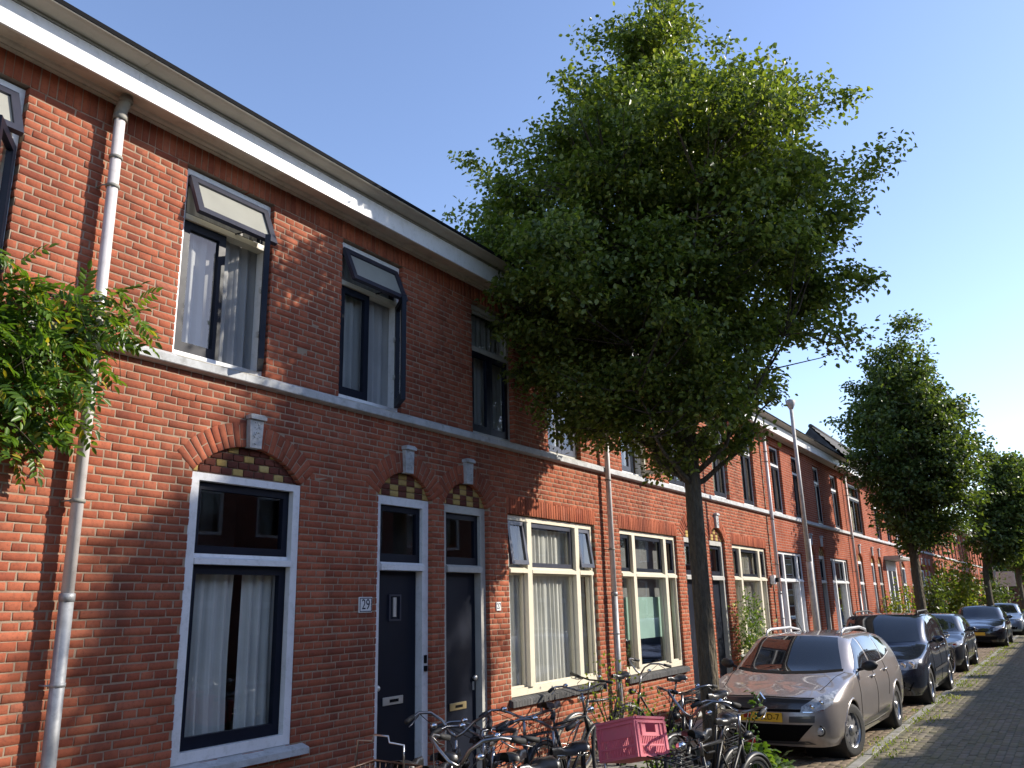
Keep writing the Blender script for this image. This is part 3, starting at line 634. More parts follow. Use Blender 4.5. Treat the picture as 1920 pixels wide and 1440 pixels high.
# --- farther houses: printed brick is too small to pick apart
def far_house(X0, X1, label, ups, doors, bays=(), whites=(), upkw=None):
    ops = [(a, b, 3.94, 5.605, 0) for a, b in ups]+[(a, b, .1, 3.055, .262) for a, b in doors]+[(a, b, .88, 3.035, 0) for a, b in bays]+[(a, b, .86, 3.035, .262) for a, b in whites]
    h = house(X0, X1, label, ops, bricks=False)
    for i, (a, b) in enumerate(ups): upper_far(h, a, b, i)
    for a, b in doors: door(h, a, b, GREYP if len(doors) < 2 else WHITE, NAVY, '', lowcost=True); arch(h, a, b, 3.055, .262, pattern='check', built=False)
    for a, b in bays: bay_far(h, a, b)
    for a, b in whites: white_window(h, a, b, '', built=False, curt=False)
    return h
def upper_far(h, x0, x1, i):
    z0, z1 = 3.94, 5.60; yf = F+.07; wide = x1-x0 > 1.5; fr = WHITE if not wide else GREYP
    win = rect_frame(MB(), x0, x1, z0, z1, yf, yf+.1, .05).build('window', fr, h); zt = 5.13
    xm = (x0+x1)/2; MB().box(x0+.05, x1-.05, yf-.01, yf+.09, zt-.025, zt+.03).build('transom', fr, win)
    if i == 2: swung_sash(win, (x0+.05, yf+.02, z1-.06), x1-x0-.1, .40, .05, WHITE, (R(-34), 0, 0), 'top', .04, 'vent_sash')
    else: sash(win, x0+.052, x1-.052, zt+.031, z1-.051, yf+.015, .05, NAVY)
    if i == 3: swung_sash(win, (x1-.05, yf-.01, z0+.05), xm-x0-.05, zt-z0-.08, .06, WHITE, (0, 0, R(80)), 'right', .045)
    else: sash(win, xm+.003, x1-.052, z0+.052, zt-.027, yf, .06, NAVY)
    sash(win, x0+.052, xm-.003, z0+.052, zt-.027, yf, .06, NAVY)
    MB().box(x0+.055, x1-.055, F+.25, F+.26, z0+.05, z1-.05).build('blind', CURT_G if i == 1 else CURT_C, win)
def bay_far(h, x0, x1):
    win = bay(h, x0, x1, '', WHITE, (0, 0, 0), NAVY, None, detail=False)
    MB().box(x0+.5, x1-.8, F+.28, F+.29, 1.0, 2.9).build('blind', CURT_C, win)
H21 = far_house(19.45, 23.65, 'brick house behind the lamp post with a white three-light window', [(20.13, 21.05), (22.05, 22.95)], [(22.72, 23.5)], [(19.98, 22.15)])
H19 = far_house(23.65, 28.0, 'brick house whose upper vents and casement stand open in the tree shade', [(99, 99.5), (99, 99.5), (24.3, 25.15), (26.35, 27.3)][2:], [(23.86, 24.66)], [(25.16, 27.38)])
H17 = far_house(28.0, 32.0, 'brick house with one wide upper window left of the second tree', [(28.8, 30.7)], [(28.9, 29.72), (31.05, 31.75)], whites=())
H15 = far_house(32.0, 36.4, 'brick house with a canopied white entrance beside the round shrub', [(32.9, 33.8), (35.0, 35.9)], [(32.25, 33.05)], whites=())
H13 = far_house(36.4, 40.6, 'brick house behind the second tree with a white sash window', [(37.3, 38.2), (39.2, 40.1)], [(39.5, 40.3)], whites=[(37.0, 38.1)])
nb = ['brick house under the tall dark pantiled roof, right of the second tree trunk', 'brick house behind the yellow-green shrub', 'brick house behind the tall garden shrub', 'brick house left of the third tree trunk', 'brick house behind the third tree trunk', 'brick house at the far end of the terrace']
FARH = []
for i in range(6):
    a = 40.6+i*6.2
    FARH.append(far_house(a, a+6.2, nb[i], [(a+.8, a+1.7), (a+2.6, a+3.5), (a+4.5, a+5.4)][:3], [(a+.5, a+1.3), (a+3.2, a+4.0), (a+4.4, a+5.2)], whites=[(a+1.7, a+2.8)]))
# canopy of the white entrance
cp = MB(); cp.prism([(F-.55, 3.22), (F, 3.22), (F, 3.36), (F-.5, 3.36), (F-.58, 3.30)], 'x', 33.6, 36.1); cp.build('canopy', GREYP, H15)
w = rect_frame(MB(), 33.8, 35.9, .1, 3.2, F-.02, F+.05, .22, .35, .1).build('entrance_surround', WHITE, H15)
MB().box(34.03, 35.68, F-.001, F+.01, .2, 2.84).build('entrance_door', NAVY, H15); MB().box(34.8, 34.95, F-.012, F-.002, .2, 2.84).build('entrance_post', WHITE, w)
PIPES = [(3.10, 'white and zinc downpipe nearest the viewer, running through the wisteria'), (11.13, 'downpipe between the two wide cream windows'), (19.45, 'downpipe left of the leaning lamp post'), (28.02, 'downpipe in the shade right of the open upper casement'), (36.4, 'downpipe beside the canopied entrance')]
for x, l in PIPES: downpipe(x, l)
# ---------------------------------------------------------------- ground
ROADM = mat('road_base', (.06, .055, .048), .95, var=.3, vscale=3)
g = MB().add([(-150, -150, -.05), (400, -150, -.05), (400, 250, -.05), (-150, 250, -.05)], [(0, 1, 2, 3)]).build('ground', ROADM); tag(g, kind='structure')
MOSS = mat('paver_joint_moss', (.17, .16, .08), .95, var=.3, vscale=2.5, bump=.6, bscale=80, col2=(.09, .085, .06))
PAVE = brick_piece_mat('grey_paver', [(0, (.12, .105, .088)), (.5, (.195, .17, .135)), (1, (.26, .225, .18))], (.22, .205, .09))
PAVE_R = brick_piece_mat('tan_paver', [(0, (.19, .145, .11)), (.5, (.26, .20, .15)), (1, (.33, .255, .19))], (.12, .11, .06))
TILE = brick_piece_mat('pavement_tile', [(0, (.26, .25, .22)), (.5, (.32, .305, .27)), (1, (.38, .36, .32))], (.18, .17, .14))
KERB_Y = 2.52; PK_Y = 4.45
def paving(name, base_m, piece_m, x0, x1, y0, y1, z, lx, ly, gap, bond, single, pname, zfun=None):
    base = MB().add([(x0-60, y0, z-.006), (x1+200, y0, z-.006), (x1+200, y1, z-.006), (x0-60, y1, z-.006)], [(0, 1, 2, 3)]).build(name, base_m)
    tag(base, kind='structure'); rows = int((y1-y0)/ly); P = []
    for j in range(rows):
        off = (j % 2)*lx*bond
        n = int((x1-x0)/lx)
        for i in range(n): P.append((x0+off+i*lx, y0+j*ly))
    P = np.array(P); d = P[:, 0]**2+P[:, 1]**2
    vis = np.array([(-5 < px_of((p[0], p[1], z))[0] < 1930) and px_of((p[0], p[1], z))[1] < 1460 for p in P])
    order = np.argsort(np.where(vis, d, 1e9)); sing = set(order[:single].tolist()) if single else set()
    def mesh_of(P, nm):
        n = len(P); c = .006; V = np.zeros((n, 12, 3)); a = gap/2
        X0, X1, Y0, Y1 = P[:, 0]+a, P[:, 0]+lx-a, P[:, 1]+a, P[:, 1]+ly-a
        for k, (xx, yy) in enumerate(((X0, Y0), (X1, Y0), (X1, Y1), (X0, Y1))):
            sx = 1 if k in (0, 3) else -1; sy = 1 if k in (0, 1) else -1
            V[:, k, 0] = V[:, k+4, 0] = xx; V[:, k, 1] = V[:, k+4, 1] = yy; V[:, k+8, 0] = xx+sx*c; V[:, k+8, 1] = yy+sy*c
        h = RNG.normal(0, .0025, n) if n > 1 else np.zeros(1); tilt = RNG.normal(0, .0018, (n, 4)) if n > 1 else np.zeros((1, 4))
        V[:, 0:4, 2] = z-.03; V[:, 4:8, 2] = z-.004+h[:, None]+tilt; V[:, 8:12, 2] = z+h[:, None]+tilt
        fs = []
        for i in range(4):
            j = (i+1) % 4; fs += [(i, j, 4+j, 4+i), (4+i, 4+j, 8+j, 8+i)]
        fs.append((8, 9, 10, 11)); fs = np.array(fs); Fc = (fs[None]+(np.arange(n)*12)[:, None, None]).reshape(-1, 4)
        me = bpy.data.meshes.new(nm); me.vertices.add(n*12); me.vertices.foreach_set('co', V.reshape(-1)); me.loops.add(Fc.size); me.loops.foreach_set('vertex_index', Fc.reshape(-1).astype(np.int32))
        me.polygons.add(len(Fc)); me.polygons.foreach_set('loop_start', (np.arange(len(Fc))*4).astype(np.int32)); me.polygons.foreach_set('loop_total', np.full(len(Fc), 4, np.int32)); me.materials.append(piece_m); me.update(); me.validate(); return me
    rest = np.array([p for i, p in enumerate(P) if i not in sing]); tag(link(pname+'s', mesh_of(rest, pname+'s'), base), kind='stuff')
    if sing:
        one = mesh_of(np.array([[0., 0.]]), pname)
        for i in sing: link(pname, one, base, (P[i][0], P[i][1], RNG.normal(0, .0025)), (RNG.normal(0, .012), RNG.normal(0, .007), 0))
    return base
road = paving('road', MOSS, PAVE, 6.0, 46.0, -1.5, KERB_Y-.09, 0.0, .205, .0975, .009, .5, 300, 'paver')
tag(MB().add([(-60, -6.0, -.006), (250, -6.0, -.006), (250, -1.5, -.006), (-60, -1.5, -.006)], [(0, 1, 2, 3)]).build('road_far_lane', PAVE), kind='structure')
park = paving('parking_strip', MOSS, PAVE_R, 3.0, 46.0, KERB_Y+.09, PK_Y, 0.0, .205, .0985, .008, .5, 300, 'paver')
side = paving('pavement', MOSS, TILE, 1.5, 46.0, PK_Y+.10, F-.0, .06, .30, .30, .006, .5, 200, 'tile')
kb = MB().box(-60, 250, KERB_Y-.089, KERB_Y+.089, -.06, -.008).build('kerb', MOSS); tag(kb, kind='structure')
KST = mat('kerb_stone', (.36, .345, .31), .9, spec=.1, var=.15, vscale=4, bump=.3, bscale=120, dirt=((.17, .165, .09), 5))
k1 = MB().bbox(0, .985, -.06, .055, -.012, .002, .004).mesh('kerb_stone', KST)
for i in range(60): link('kerb_stone', k1, kb, (4+i*1.0, KERB_Y, RNG.normal(0, .002)))
k2 = MB().bbox(0, .992, -.06, .06, -.03, .068, .012).mesh('kerb_stone', KST); kb2 = MB().box(-60, 250, PK_Y+.01, PK_Y+.11, -.04, -.03).build('pavement_kerb', KST); tag(kb2, kind='structure')
for i in range(60): link('kerb_stone', k2, kb2, (2+i*1.0, PK_Y+.06, 0))
tag(MB().box(-60, 250, -6.15, -6.0, -.05, .06).build('opposite_pavement', KST), kind='structure')
# ---------------------------------------------------------------- the terrace across the street (mirrored in the panes, shading the road)
def opposite():
    y = -6.85
    for i in range(9):
        a = -14+i*8.2; h = empty('brick_house', (a+4.1, y, 0), 'house of the row across the street, seen only mirrored in the window panes', 'house', 'houses across the street')
        ops = [(a+.7, a+1.7, 3.9, 5.5), (a+2.6, a+3.6, 3.9, 5.5), (a+4.7, a+5.7, 3.9, 5.5), (a+6.5, a+7.5, 3.9, 5.5), (a+.7, a+1.9, .8, 3.0), (a+2.7, a+3.6, .1, 3.0), (a+4.6, a+5.5, .1, 3.0), (a+6.3, a+7.5, .8, 3.0)]
        wall_cells(h, a, a+8.2, 0, 5.9, ops, y-.3, y, BWALL2)
        for (p, q, lo, hi) in ops:
            w = rect_frame(MB(), p, q, lo, hi, y-.12, y-.04, .08).build('window', WHITE, h); MB().box(p+.08, q-.08, y-.11, y-.05, lo+(hi-lo)*.66, lo+(hi-lo)*.72).build('transom', WHITE, w)
            pane(w, p+.08, q-.08, lo+.08, hi-.08, y-.09); MB().box(p+.1, q-.1, y-.4, y-.38, lo, hi).build('blind', CURT_G, w)
        MB().box(a+.002, a+8.198, y-.35, y+.3, 5.901, 6.15).build('cornice', WHITE, h); MB().box(a+.002, a+8.198, y-7, y-.36, 5.9, 6.1).build('roof', ROOFM, h)
        for q in (.35+.3*(i % 3), 4.4+.5*(i % 2)): MB().box(a+q, a+q+.7, y-.9-.2*(i % 2), y-.37, 6.101, 6.75+.15*(i % 3)).build('shadow_chimney', BWALL2, h)  # unseen chimneys, added to notch the roof shadow's edge on the road
        MB().box(a+.01, a+8.19, y-7, y-6.8, 0, 5.89).build('rear_wall', BWALL2, h)
opposite()
# ---------------------------------------------------------------- trees and plants
def bark_mat(name, c1, c2):
    m, n, b = new_mat(name); L = n.links.new
    g = N(n, 'ShaderNodeNewGeometry'); mp = N(n, 'ShaderNodeMapping'); mp.inputs['Scale'].default_value = (14, 14, 3.5); L(g.outputs['Position'], mp.inputs[0])
    no = N(n, 'ShaderNodeTexNoise', Scale=2.2, Detail=7.0, Roughness=.7); L(mp.outputs[0], no.inputs['Vector'])
    vo = N(n, 'ShaderNodeTexVoronoi', Scale=2.6); L(mp.outputs[0], vo.inputs['Vector'])
    rp = ramp(n, [(.3, c2), (.65, c1)]); L(no.outputs['Fac'], rp.inputs[0]); L(rp.outputs[0], b.inputs['Base Color']); b.inputs['Roughness'].default_value = .95
    ad = N(n, 'ShaderNodeMath', operation='ADD'); L(no.outputs['Fac'], ad.inputs[0]); L(vo.outputs['Distance'], ad.inputs[1])
    bp = N(n, 'ShaderNodeBump', Strength=1.0, Distance=.03); L(ad.outputs[0], bp.inputs['Height']); L(bp.outputs[0], b.inputs['Normal']); return m
BARK = bark_mat('bark', (.16, .13, .085), (.05, .042, .03))
TWIG = mat('twig_bark', (.07, .055, .04), .9, var=.2)
LEAF = leaf_mat('tree_leaf', [(0, (.055, .085, .022)), (.4, (.115, .155, .034)), (.8, (.165, .21, .046)), (1, (.25, .265, .07))], .46, .36)
LEAF2 = leaf_mat('far_leaf', [(0, (.045, .072, .022)), (.5, (.075, .112, .028)), (1, (.13, .165, .042))], .42)
VINE = leaf_mat('wisteria_leaf', [(0, (.06, .12, .02)), (.6, (.10, .185, .028)), (.9, (.15, .24, .035)), (.97, (.36, .30, .04)), (1, (.45, .36, .05))], .38, .38)
YLEAF = leaf_mat('yellow_green_leaf', [(0, (.10, .15, .02)), (.6, (.17, .22, .03)), (1, (.30, .30, .05))], .4)
GLEAF = leaf_mat('plant_leaf', [(0, (.06, .11, .02)), (.6, (.10, .17, .03)), (1, (.17, .23, .06))], .42)
PETAL = leaf_mat('white_petal', [(0, (.75, .73, .66)), (1, (.82, .81, .78))], .3)
def leaves_mesh(name, P, Nrm, Ax, size, m, shape='ovate'):
    """one small folded face pair per leaf. P centres at leaf base, Nrm up-face, Ax leaf direction"""
    n = len(P); Nrm = Nrm-Ax*np.sum(Nrm*Ax, 1, keepdims=True); Nrm /= np.linalg.norm(Nrm, axis=1, keepdims=True)+1e-9
    S = np.cross(Nrm, Ax); s = np.broadcast_to(np.asarray(size, float), (n,))[:, None]
    if shape == 'ovate': prof = [(0, 0, 0), (.30, .33, .10), (.68, .27, .09), (1.0, 0, -.10), (.68, -.27, .09), (.30, -.33, .10)]
    else: prof = [(0, 0, 0), (.33, .21, .05), (.68, .16, .03), (1.0, 0, -.12), (.68, -.16, .03), (.33, -.21, .05)]
    V = np.stack([P+s*(a*Ax+b*S+c*Nrm) for a, b, c in prof], 1)
    Fc = np.array([(0, 1, 2, 3), (0, 3, 4, 5)]); Fc = (Fc[None]+(np.arange(n)*6)[:, None, None]).reshape(-1, 4)
    me = bpy.data.meshes.new(name); me.vertices.add(n*6); me.vertices.foreach_set('co', V.reshape(-1).astype(np.float32)); me.loops.add(Fc.size); me.loops.foreach_set('vertex_index', Fc.reshape(-1).astype(np.int32))
    me.polygons.add(len(Fc)); me.polygons.foreach_set('loop_start', (np.arange(len(Fc))*4).astype(np.int32)); me.polygons.foreach_set('loop_total', np.full(len(Fc), 4, np.int32)); me.materials.append(m); me.update(); me.validate(); return me
def unit(a): return a/(np.linalg.norm(a, axis=-1, keepdims=True)+1e-9)
def rand_dirs(rs, n): return unit(rs.normal(0, 1, (n, 3)))
def curve_pts(a, b, sag, n=6, rs=None):
    a, b = Vector(a), Vector(b); out = []
    for i in range(n+1):
        t = i/n; p = a.lerp(b, t)+Vector((0, 0, 1))*sag*math.sin(math.pi*t)
        if rs is not None and 0 < i < n: p += Vector(rs.normal(0, .02, 3))*(b-a).length
        out.append(p)
    return out
def street_tree(base, label, rows, tips, seed, ncl, nleaf, lsize, r0, fork_z, m, depth_f=.95, limb_n=26, clr=.27, fixed=None):
    """rows: (photo y, left x, right x) outline of the crown, read at the trunk's own distance"""
    rs = np.random.default_rng(seed); bx, by = base
    d = Vector((bx, by, 0)); dist = d.length; d.normalize(); lat = Vector((d.y, -d.x, 0))
    def at_plane(x, y):
        r_ = ray(x, y); t = dist/(r_.x*d.x+r_.y*d.y); p = r_*t; return (p.x*lat.x+p.y*lat.y)-(bx*lat.x+by*lat.y), p.z+CAM_H
    prof = []
    for y, xl, xr in rows:
        sl, zl = at_plane(xl, y); sr, zr = at_plane(xr, y); prof.append(((zl+zr)/2, sl, sr))
    prof = fixed or prof
    prof.sort(); Z = np.array([p[0] for p in prof]); SL = np.array([p[1] for p in prof]); SR = np.array([p[2] for p in prof])
    root = empty('street_tree', (bx, by, 0), label, 'tree', 'street trees')
    # boughs spread through the crown, each a layered clump of twig ends
    area = np.interp(np.linspace(Z[0], Z[-1], 200), Z, (SR-SL)); zz = np.linspace(Z[0], Z[-1], 200); w = area**1.6; w /= w.sum()
    K = []; tries = 0; nb = max(40, ncl//8)
    while len(K) < nb and tries < 40000:
        tries += 1; z = float(rs.choice(zz, p=w)); f_ = rs.uniform(0, 6.2832); q = rs.beta(1.9, 1.0)
        sl, sr = float(np.interp(z, Z, SL)), float(np.interp(z, Z, SR)); hw_ = max((sr-sl)/2-clr*.9, .1); lump = 1+.12*math.sin(3*f_+z*2.1+seed)+.10*math.sin(5*f_-z*3.3)
        la = (sl+sr)/2+math.cos(f_)*q*hw_*min(lump, 1.0 if abs(math.cos(f_)) > .55 else 1.2); de = math.sin(f_)*q*hw_*depth_f*lump
        p = np.array([bx+la*lat.x+de*d.x, by+la*lat.y+de*d.y, z]); md = clr*1.5*(1-.5*tries/40000)
        if all(np.sum((p-k_)**2) > md*md for k_ in K): K.append(p)
    K = np.array(K); per_b = rs.poisson(7, len(K))+2; C = np.repeat(K, per_b, 0)
    C = C+np.clip(rs.normal(0, 1, C.shape), -1.6, 1.6)*np.array([clr*.62, clr*.62, clr*.40])
    for (x, y, dd) in tips:
        s, z = at_plane(x, y); C = np.vstack([C, [[bx+s*lat.x+dd*d.x, by+s*lat.y+dd*d.y, z]]])
    axis = np.stack([bx+np.interp(C[:, 2], Z, (SL+SR)/2*.5)*lat.x, by+np.interp(C[:, 2], Z, (SL+SR)/2*.5)*lat.y, C[:, 2]-.5], 1)
    out = unit(C-axis)
    # wood
    top = Z[-1]-.5; tr = []; rr_ = []
    for i in range(15):
        t = i/14; z = t*top; s = np.interp(z, [0, fork_z, top], [0, -.02, float(np.interp(top, Z, (SL+SR)/2))])
        tr.append((bx+s*lat.x+.02*math.sin(3*t+seed), by+s*lat.y+.02*math.cos(4*t), z)); rr_.append(r0*(1.22 if i == 0 else 1.0)*(1-.2*min(1, z/fork_z)) if z <= fork_z else r0*.8*max(.06, 1-(z-fork_z)/(top-fork_z)))
    mbk = MB().tube(tr, rr_, 20)
    V = np.array(mbk.v); c_ = np.repeat(np.array(tr), 20, 0); off = V-c_; ang = np.arctan2(off[:, 1], off[:, 0]); V = c_+off*(1+.06*np.sin(5*ang+V[:, 2]*1.3)+.05*np.sin(9*ang-V[:, 2]*4.1)+rs.normal(0, .02, len(V)))[:, None]
    mbk.v = [tuple(p) for p in V]; mbk.build('trunk', BARK, root)
    spine = lambda z: Vector((float(np.interp(z, [q[2] for q in tr], [q[0] for q in tr])), float(np.interp(z, [q[2] for q in tr], [q[1] for q in tr])), z))
    limbs = []; idx = rs.permutation(len(C))
    far = sorted(idx[:limb_n*3], key=lambda i: abs(math.hypot(C[i][0]-bx, C[i][1]-by)-1.1))[:limb_n]
    for i in far:
        c = C[i]; dh = math.hypot(c[0]-bx, c[1]-by); z0 = max(fork_z-.2, min(top-.4, c[2]-dh*1.1-.2)); a = spine(z0)
        pts = curve_pts(a, Vector(c), -.12*dh, 6, rs); ra = max(.012, r0*.42*(1-(z0/top)*.6)); limbs.append(pts)
        MB().tube(pts, [ra*(1-.8*k/6) for k in range(7)], 7).build('limb', BARK, root)
    LP = np.array([p for l in limbs for p in l]+[spine(z) for z in np.linspace(fork_z, top, 14)])
    tw = MB()
    for i in range(0, len(C), 2):
        dd = np.linalg.norm(LP-C[i], axis=1)+np.maximum(0, LP[:, 2]-C[i][2]+.1)*2; j = int(np.argmin(dd))
        pts = curve_pts(LP[j], Vector(C[i])+Vector(out[i])*.1, -.05, 3, rs); tw.tube(pts, [.011, .008, .006, .003], 4, caps=False)
    tag(tw.build('twigs', TWIG, root), kind='stuff')
    # leaves: little sprays round each twig end
    per = rs.poisson(nleaf/len(C), len(C))+4; ci = np.repeat(np.arange(len(C)), per); n = len(ci)
    g = np.clip(rs.normal(0, 1, (n, 3)), -1.7, 1.7)*np.array([clr*.36, clr*.36, clr*.23])*rs.uniform(.65, 1.25, len(C))[ci][:, None]
    al = rs.uniform(-1.0, .6, n)[:, None]*out[ci]*clr*.45
    P = C[ci]+g+al
    ax = unit(out[ci]*.55+rand_dirs(rs, n)*.75+np.array([0, 0, -.38])); nm = unit(rand_dirs(rs, n)*.8+np.array([0, 0, .75])+out[ci]*.35)
    me = leaves_mesh('crown', P-np.array([bx, by, 0]), nm, ax, rs.uniform(.75, 1.2, n)*lsize, m)
    tag(link('crown', me, root), kind='stuff'); return root
rows1 = [(-15, 1200, 1290), (20, 1140, 1315), (60, 1110, 1345), (100, 1095, 1360), (150, 1080, 1385), (200, 1060, 1470), (250, 1015, 1560), (300, 950, 1590), (350, 885, 1600), (400, 865, 1600), (450, 855, 1615), (500, 850, 1620), (550, 870, 1620), (600, 905, 1600), (650, 935, 1590), (700, 965, 1550), (740, 1000, 1510), (780, 1030, 1475), (815, 1080, 1425), (850, 1160, 1360)]
tips1 = [(1665, 275, 0), (1647, 288, 0.1), (1630, 312, 0.1), (1614, 341, 0), (1589, 360, 0.1), (1632, 522, 0), (1612, 536, -0.1), (1594, 179, 0), (1570, 194, 0.1), (1542, 171, 0), (1513, 162, 0.1), (1466, 142, 0), (1456, 164, -0.1), (1450, 194, 0.1), (871, 301, 0), (896, 311, 0.1), (948, 266, 0), (959, 299, -0.1), (926, 341, 0), (863, 480, 0), (848, 508, 0), (887, 555, 0.1), (960, 628, -0.2), (982, 703, -0.2), (1599, 628, 0), (1575, 647, 0.1), (1018, 769, -0.3), (1055, 807, -0.2), (1099, 790, 0.1), (1121, 819, 0.2), (1381, 823, 0.1), (1409, 804, 0.1), (1386, 141, 0), (1354, 87, 0), (1101, 76, 0), (1088, 135, 0), (1076, 203, 0), (1363, 843, 0), (1224, 842, -0.2), (1196, 823, 0.1)]
street_tree((9.28, 3.50), 'large green street tree in front of the terrace among the bicycles', rows1, tips1, 3, 1400, 150000, .067, .112, 3.45, LEAF, clr=.37, limb_n=30, depth_f=.88)
rows2 = [(605, 1680, 1700), (640, 1645, 1735), (690, 1610, 1770), (740, 1585, 1790), (790, 1570, 1825), (840, 1575, 1845), (890, 1600, 1850), (940, 1630, 1855), (980, 1630, 1840), (1010, 1660, 1790)]
street_tree((26.1, 3.57), 'second street tree, rising behind the dark blue people carrier', rows2, [(1565, 790, 0), (1850, 830, 0), (1615, 800, 0), (1690, 612, 0)], 11, 900, 42000, .115, .14, 3.5, LEAF2, clr=.45, limb_n=18)
rows3 = [(850, 1850, 1900), (870, 1835, 1935), (910, 1825, 1960), (960, 1815, 1970), (1010, 1810, 1960), (1045, 1825, 1930)]
street_tree((48.0, 3.47), 'third street tree near the right edge, in front of the far terrace', rows3, [(1840, 880, 0)], 17, 420, 12000, .20, .17, 3.2, LEAF2, clr=.6, limb_n=12)
rows4 = [(875, 1880, 1960), (900, 1860, 1990), (960, 1855, 2000), (1020, 1860, 1990), (1060, 1880, 1970)]
street_tree((66.0, 2.9), 'farthest tree at the right edge, dark behind the third tree', rows4, [], 23, 420, 9000, .30, .2, 3.0, LEAF2, clr=.8, limb_n=10)

street_tree((14.6, -4.7), 'tree across the street, outside the picture, whose shade falls on the wall of 29', [(2000, 1000, 1001)], [], 29, 900, 42000, .12, .17, 6.2, LEAF2, clr=.45, limb_n=16, fixed=[(7.4, -1.2, 1.2), (8.1, -1.9, 1.9), (9.4, -2.0, 2.0), (10.5, -1.6, 1.6), (11.3, -.5, .5)])

# wisteria on the left downpipe: every compound leaf is a piece of its own
def compound_leaf(rs, L=.26, n=11, ll=.062):
    P, A, Nn = [], [], []
    for i in range(n):
        t = .25+.75*(i//2)/((n-1)/2); s = (-1 if i % 2 else 1) if i < n-1 else 0
        x = L*min(1, t); P.append((x, 0, -.25*x*x/L)); A.append((.55 if s else 1, s*.8, -.25+rs.normal(0, .12))); Nn.append((rs.normal(0, .15), rs.normal(0, .15), 1))
    me = leaves_mesh('leaf', np.array(P, float), np.array(Nn, float), unit(np.array(A, float)), rs.uniform(.85, 1.15, n)*ll, VINE, 'lance')
    return me
rs = np.random.default_rng(5); cl = [compound_leaf(rs, rs.uniform(.18, .26), 11, rs.uniform(.068, .082)) for _ in range(7)]
vine = empty('wisteria_vine', (2.6, F-.12, 3.0), 'leafy green wisteria hanging over the left downpipe and wall', 'vine')
poly = [(1.7, 4.2), (2.3, 4.17), (2.55, 4.12), (2.86, 4.16), (3.15, 4.22), (3.32, 4.06), (3.2, 3.84), (3.02, 3.6), (2.98, 3.25), (2.90, 3.08), (2.76, 2.95), (2.58, 2.98), (2.45, 3.15), (1.7, 3.1)]
def inside(x, z):
    c = False; n = len(poly)
    for i in range(n):
        (x1, z1), (x2, z2) = poly[i], poly[(i+1) % n]
        if (z1 > z) != (z2 > z) and x < (x2-x1)*(z-z1)/(z2-z1)+x1: c = not c
    return c
k = 0
while k < 300:
    x, z = rs.uniform(1.75, 3.4), rs.uniform(2.9, 4.3)
    if not inside(x, z): continue
    o = rs.uniform(.03, .34)*(1.0 if z > 3.3 else .6); k += 1
    ang = rs.normal(-.3, .75)                                    # leaf points out from the wall, fanned sideways
    ob = link('leaf', cl[int(rs.integers(7))], vine, Vector((x, F-o-.02, z))-org(vine), (rs.normal(.1, .6), R(25)+rs.normal(0, .5), -math.pi/2+ang*1.3+.7))
LP_, AX_ = [], []
while len(LP_) < 1500:
    x, z = rs.uniform(1.75, 3.3), rs.uniform(2.95, 4.2)
    if inside(x, z): LP_.append((x, F-rs.uniform(.02, .26), z)); AX_.append((rs.normal(.1, .6), rs.normal(-.5, .4), rs.normal(-.35, .4)))
tag(link('foliage', leaves_mesh('foliage', np.array(LP_)-np.array(org(vine)), unit(rand_dirs(rs, 1500)*.6+np.array([0, -.5, .6])), unit(np.array(AX_)), rs.uniform(.055, .085, 1500), VINE, 'lance'), vine), kind='stuff')
st = MB()
for a, b, c in [((1.6, F-.05, 3.75), (2.6, F-.10, 3.72), (3.2, F-.22, 3.92)), ((1.6, F-.04, 3.6), (2.4, F-.1, 3.35), (2.8, F-.16, 2.95)), ((1.6, F-.04, 3.9), (2.5, F-.16, 4.0), (3.05, F-.2, 4.12))]:
    st.tube([Vector(a).lerp(Vector(b), t/5)*(1-t/5)+Vector(b).lerp(Vector(c), t/5)*(t/5) for t in range(6)], .012, 6)
for i in range(14):
    x = rs.uniform(2.2, 3.2); z = rs.uniform(3.1, 4.1); st.tube([(x, F-.2, z), (x+rs.normal(.05, .1), F-.32, z-.1), (x+rs.normal(.1, .15), F-.35, z-.28)], .0025, 4)
st.build('stem', TWIG, vine)
# smaller plants
def bush(name, label, cat, c, r, h, n, size, m, seed, stems=7, flowers=0, shape='ovate', flat=1., group=None):
    rs = np.random.default_rng(seed); root = empty(name, (c[0], c[1], 0 if len(c) < 3 else c[2]), label, cat, group); z0 = org(root).z
    C = []
    st = MB()
    for i in range(stems):
        a = rs.uniform(0, 6.28); q = rs.uniform(.2, 1)**.6; e = (c[0]+math.cos(a)*r*q, c[1]+math.sin(a)*r*q*flat, z0+h*rs.uniform(.55, 1.0))
        pts = curve_pts((c[0]+rs.normal(0, .05), c[1]+rs.normal(0, .03), z0), e, .03, 5, rs); st.tube(pts, [.012*(1-.7*k/5) for k in range(6)], 5); C += [np.array(p) for p in pts[2:]]
    st.build('stem', TWIG if not flowers else GLEAF, root)
    C = np.array(C); ci = rs.integers(0, len(C), n); P = C[ci]+rs.normal(0, r*.24, (n, 3)); P[:, 2] = np.maximum(P[:, 2], z0+.03)
    me = leaves_mesh('foliage', P-np.array(org(root)), unit(rand_dirs(rs, n)*.7+np.array([0, 0, .8])), unit(rand_dirs(rs, n)+np.array([0, 0, -.2])), rs.uniform(.7, 1.2, n)*size, m, shape)
    tag(link('foliage', me, root), kind='stuff')
    if flowers:
        k = rs.integers(0, n, flowers); fl = np.repeat(P[k]+rs.normal(0, .03, (flowers, 3)), 6, 0); nn = len(fl)
        tag(link('flowers', leaves_mesh('flowers', fl-np.array(org(root)), unit(rand_dirs(rs, nn)+np.array([0, -.6, .4])), rand_dirs(rs, nn), .045, PETAL), root), kind='stuff')
    return root
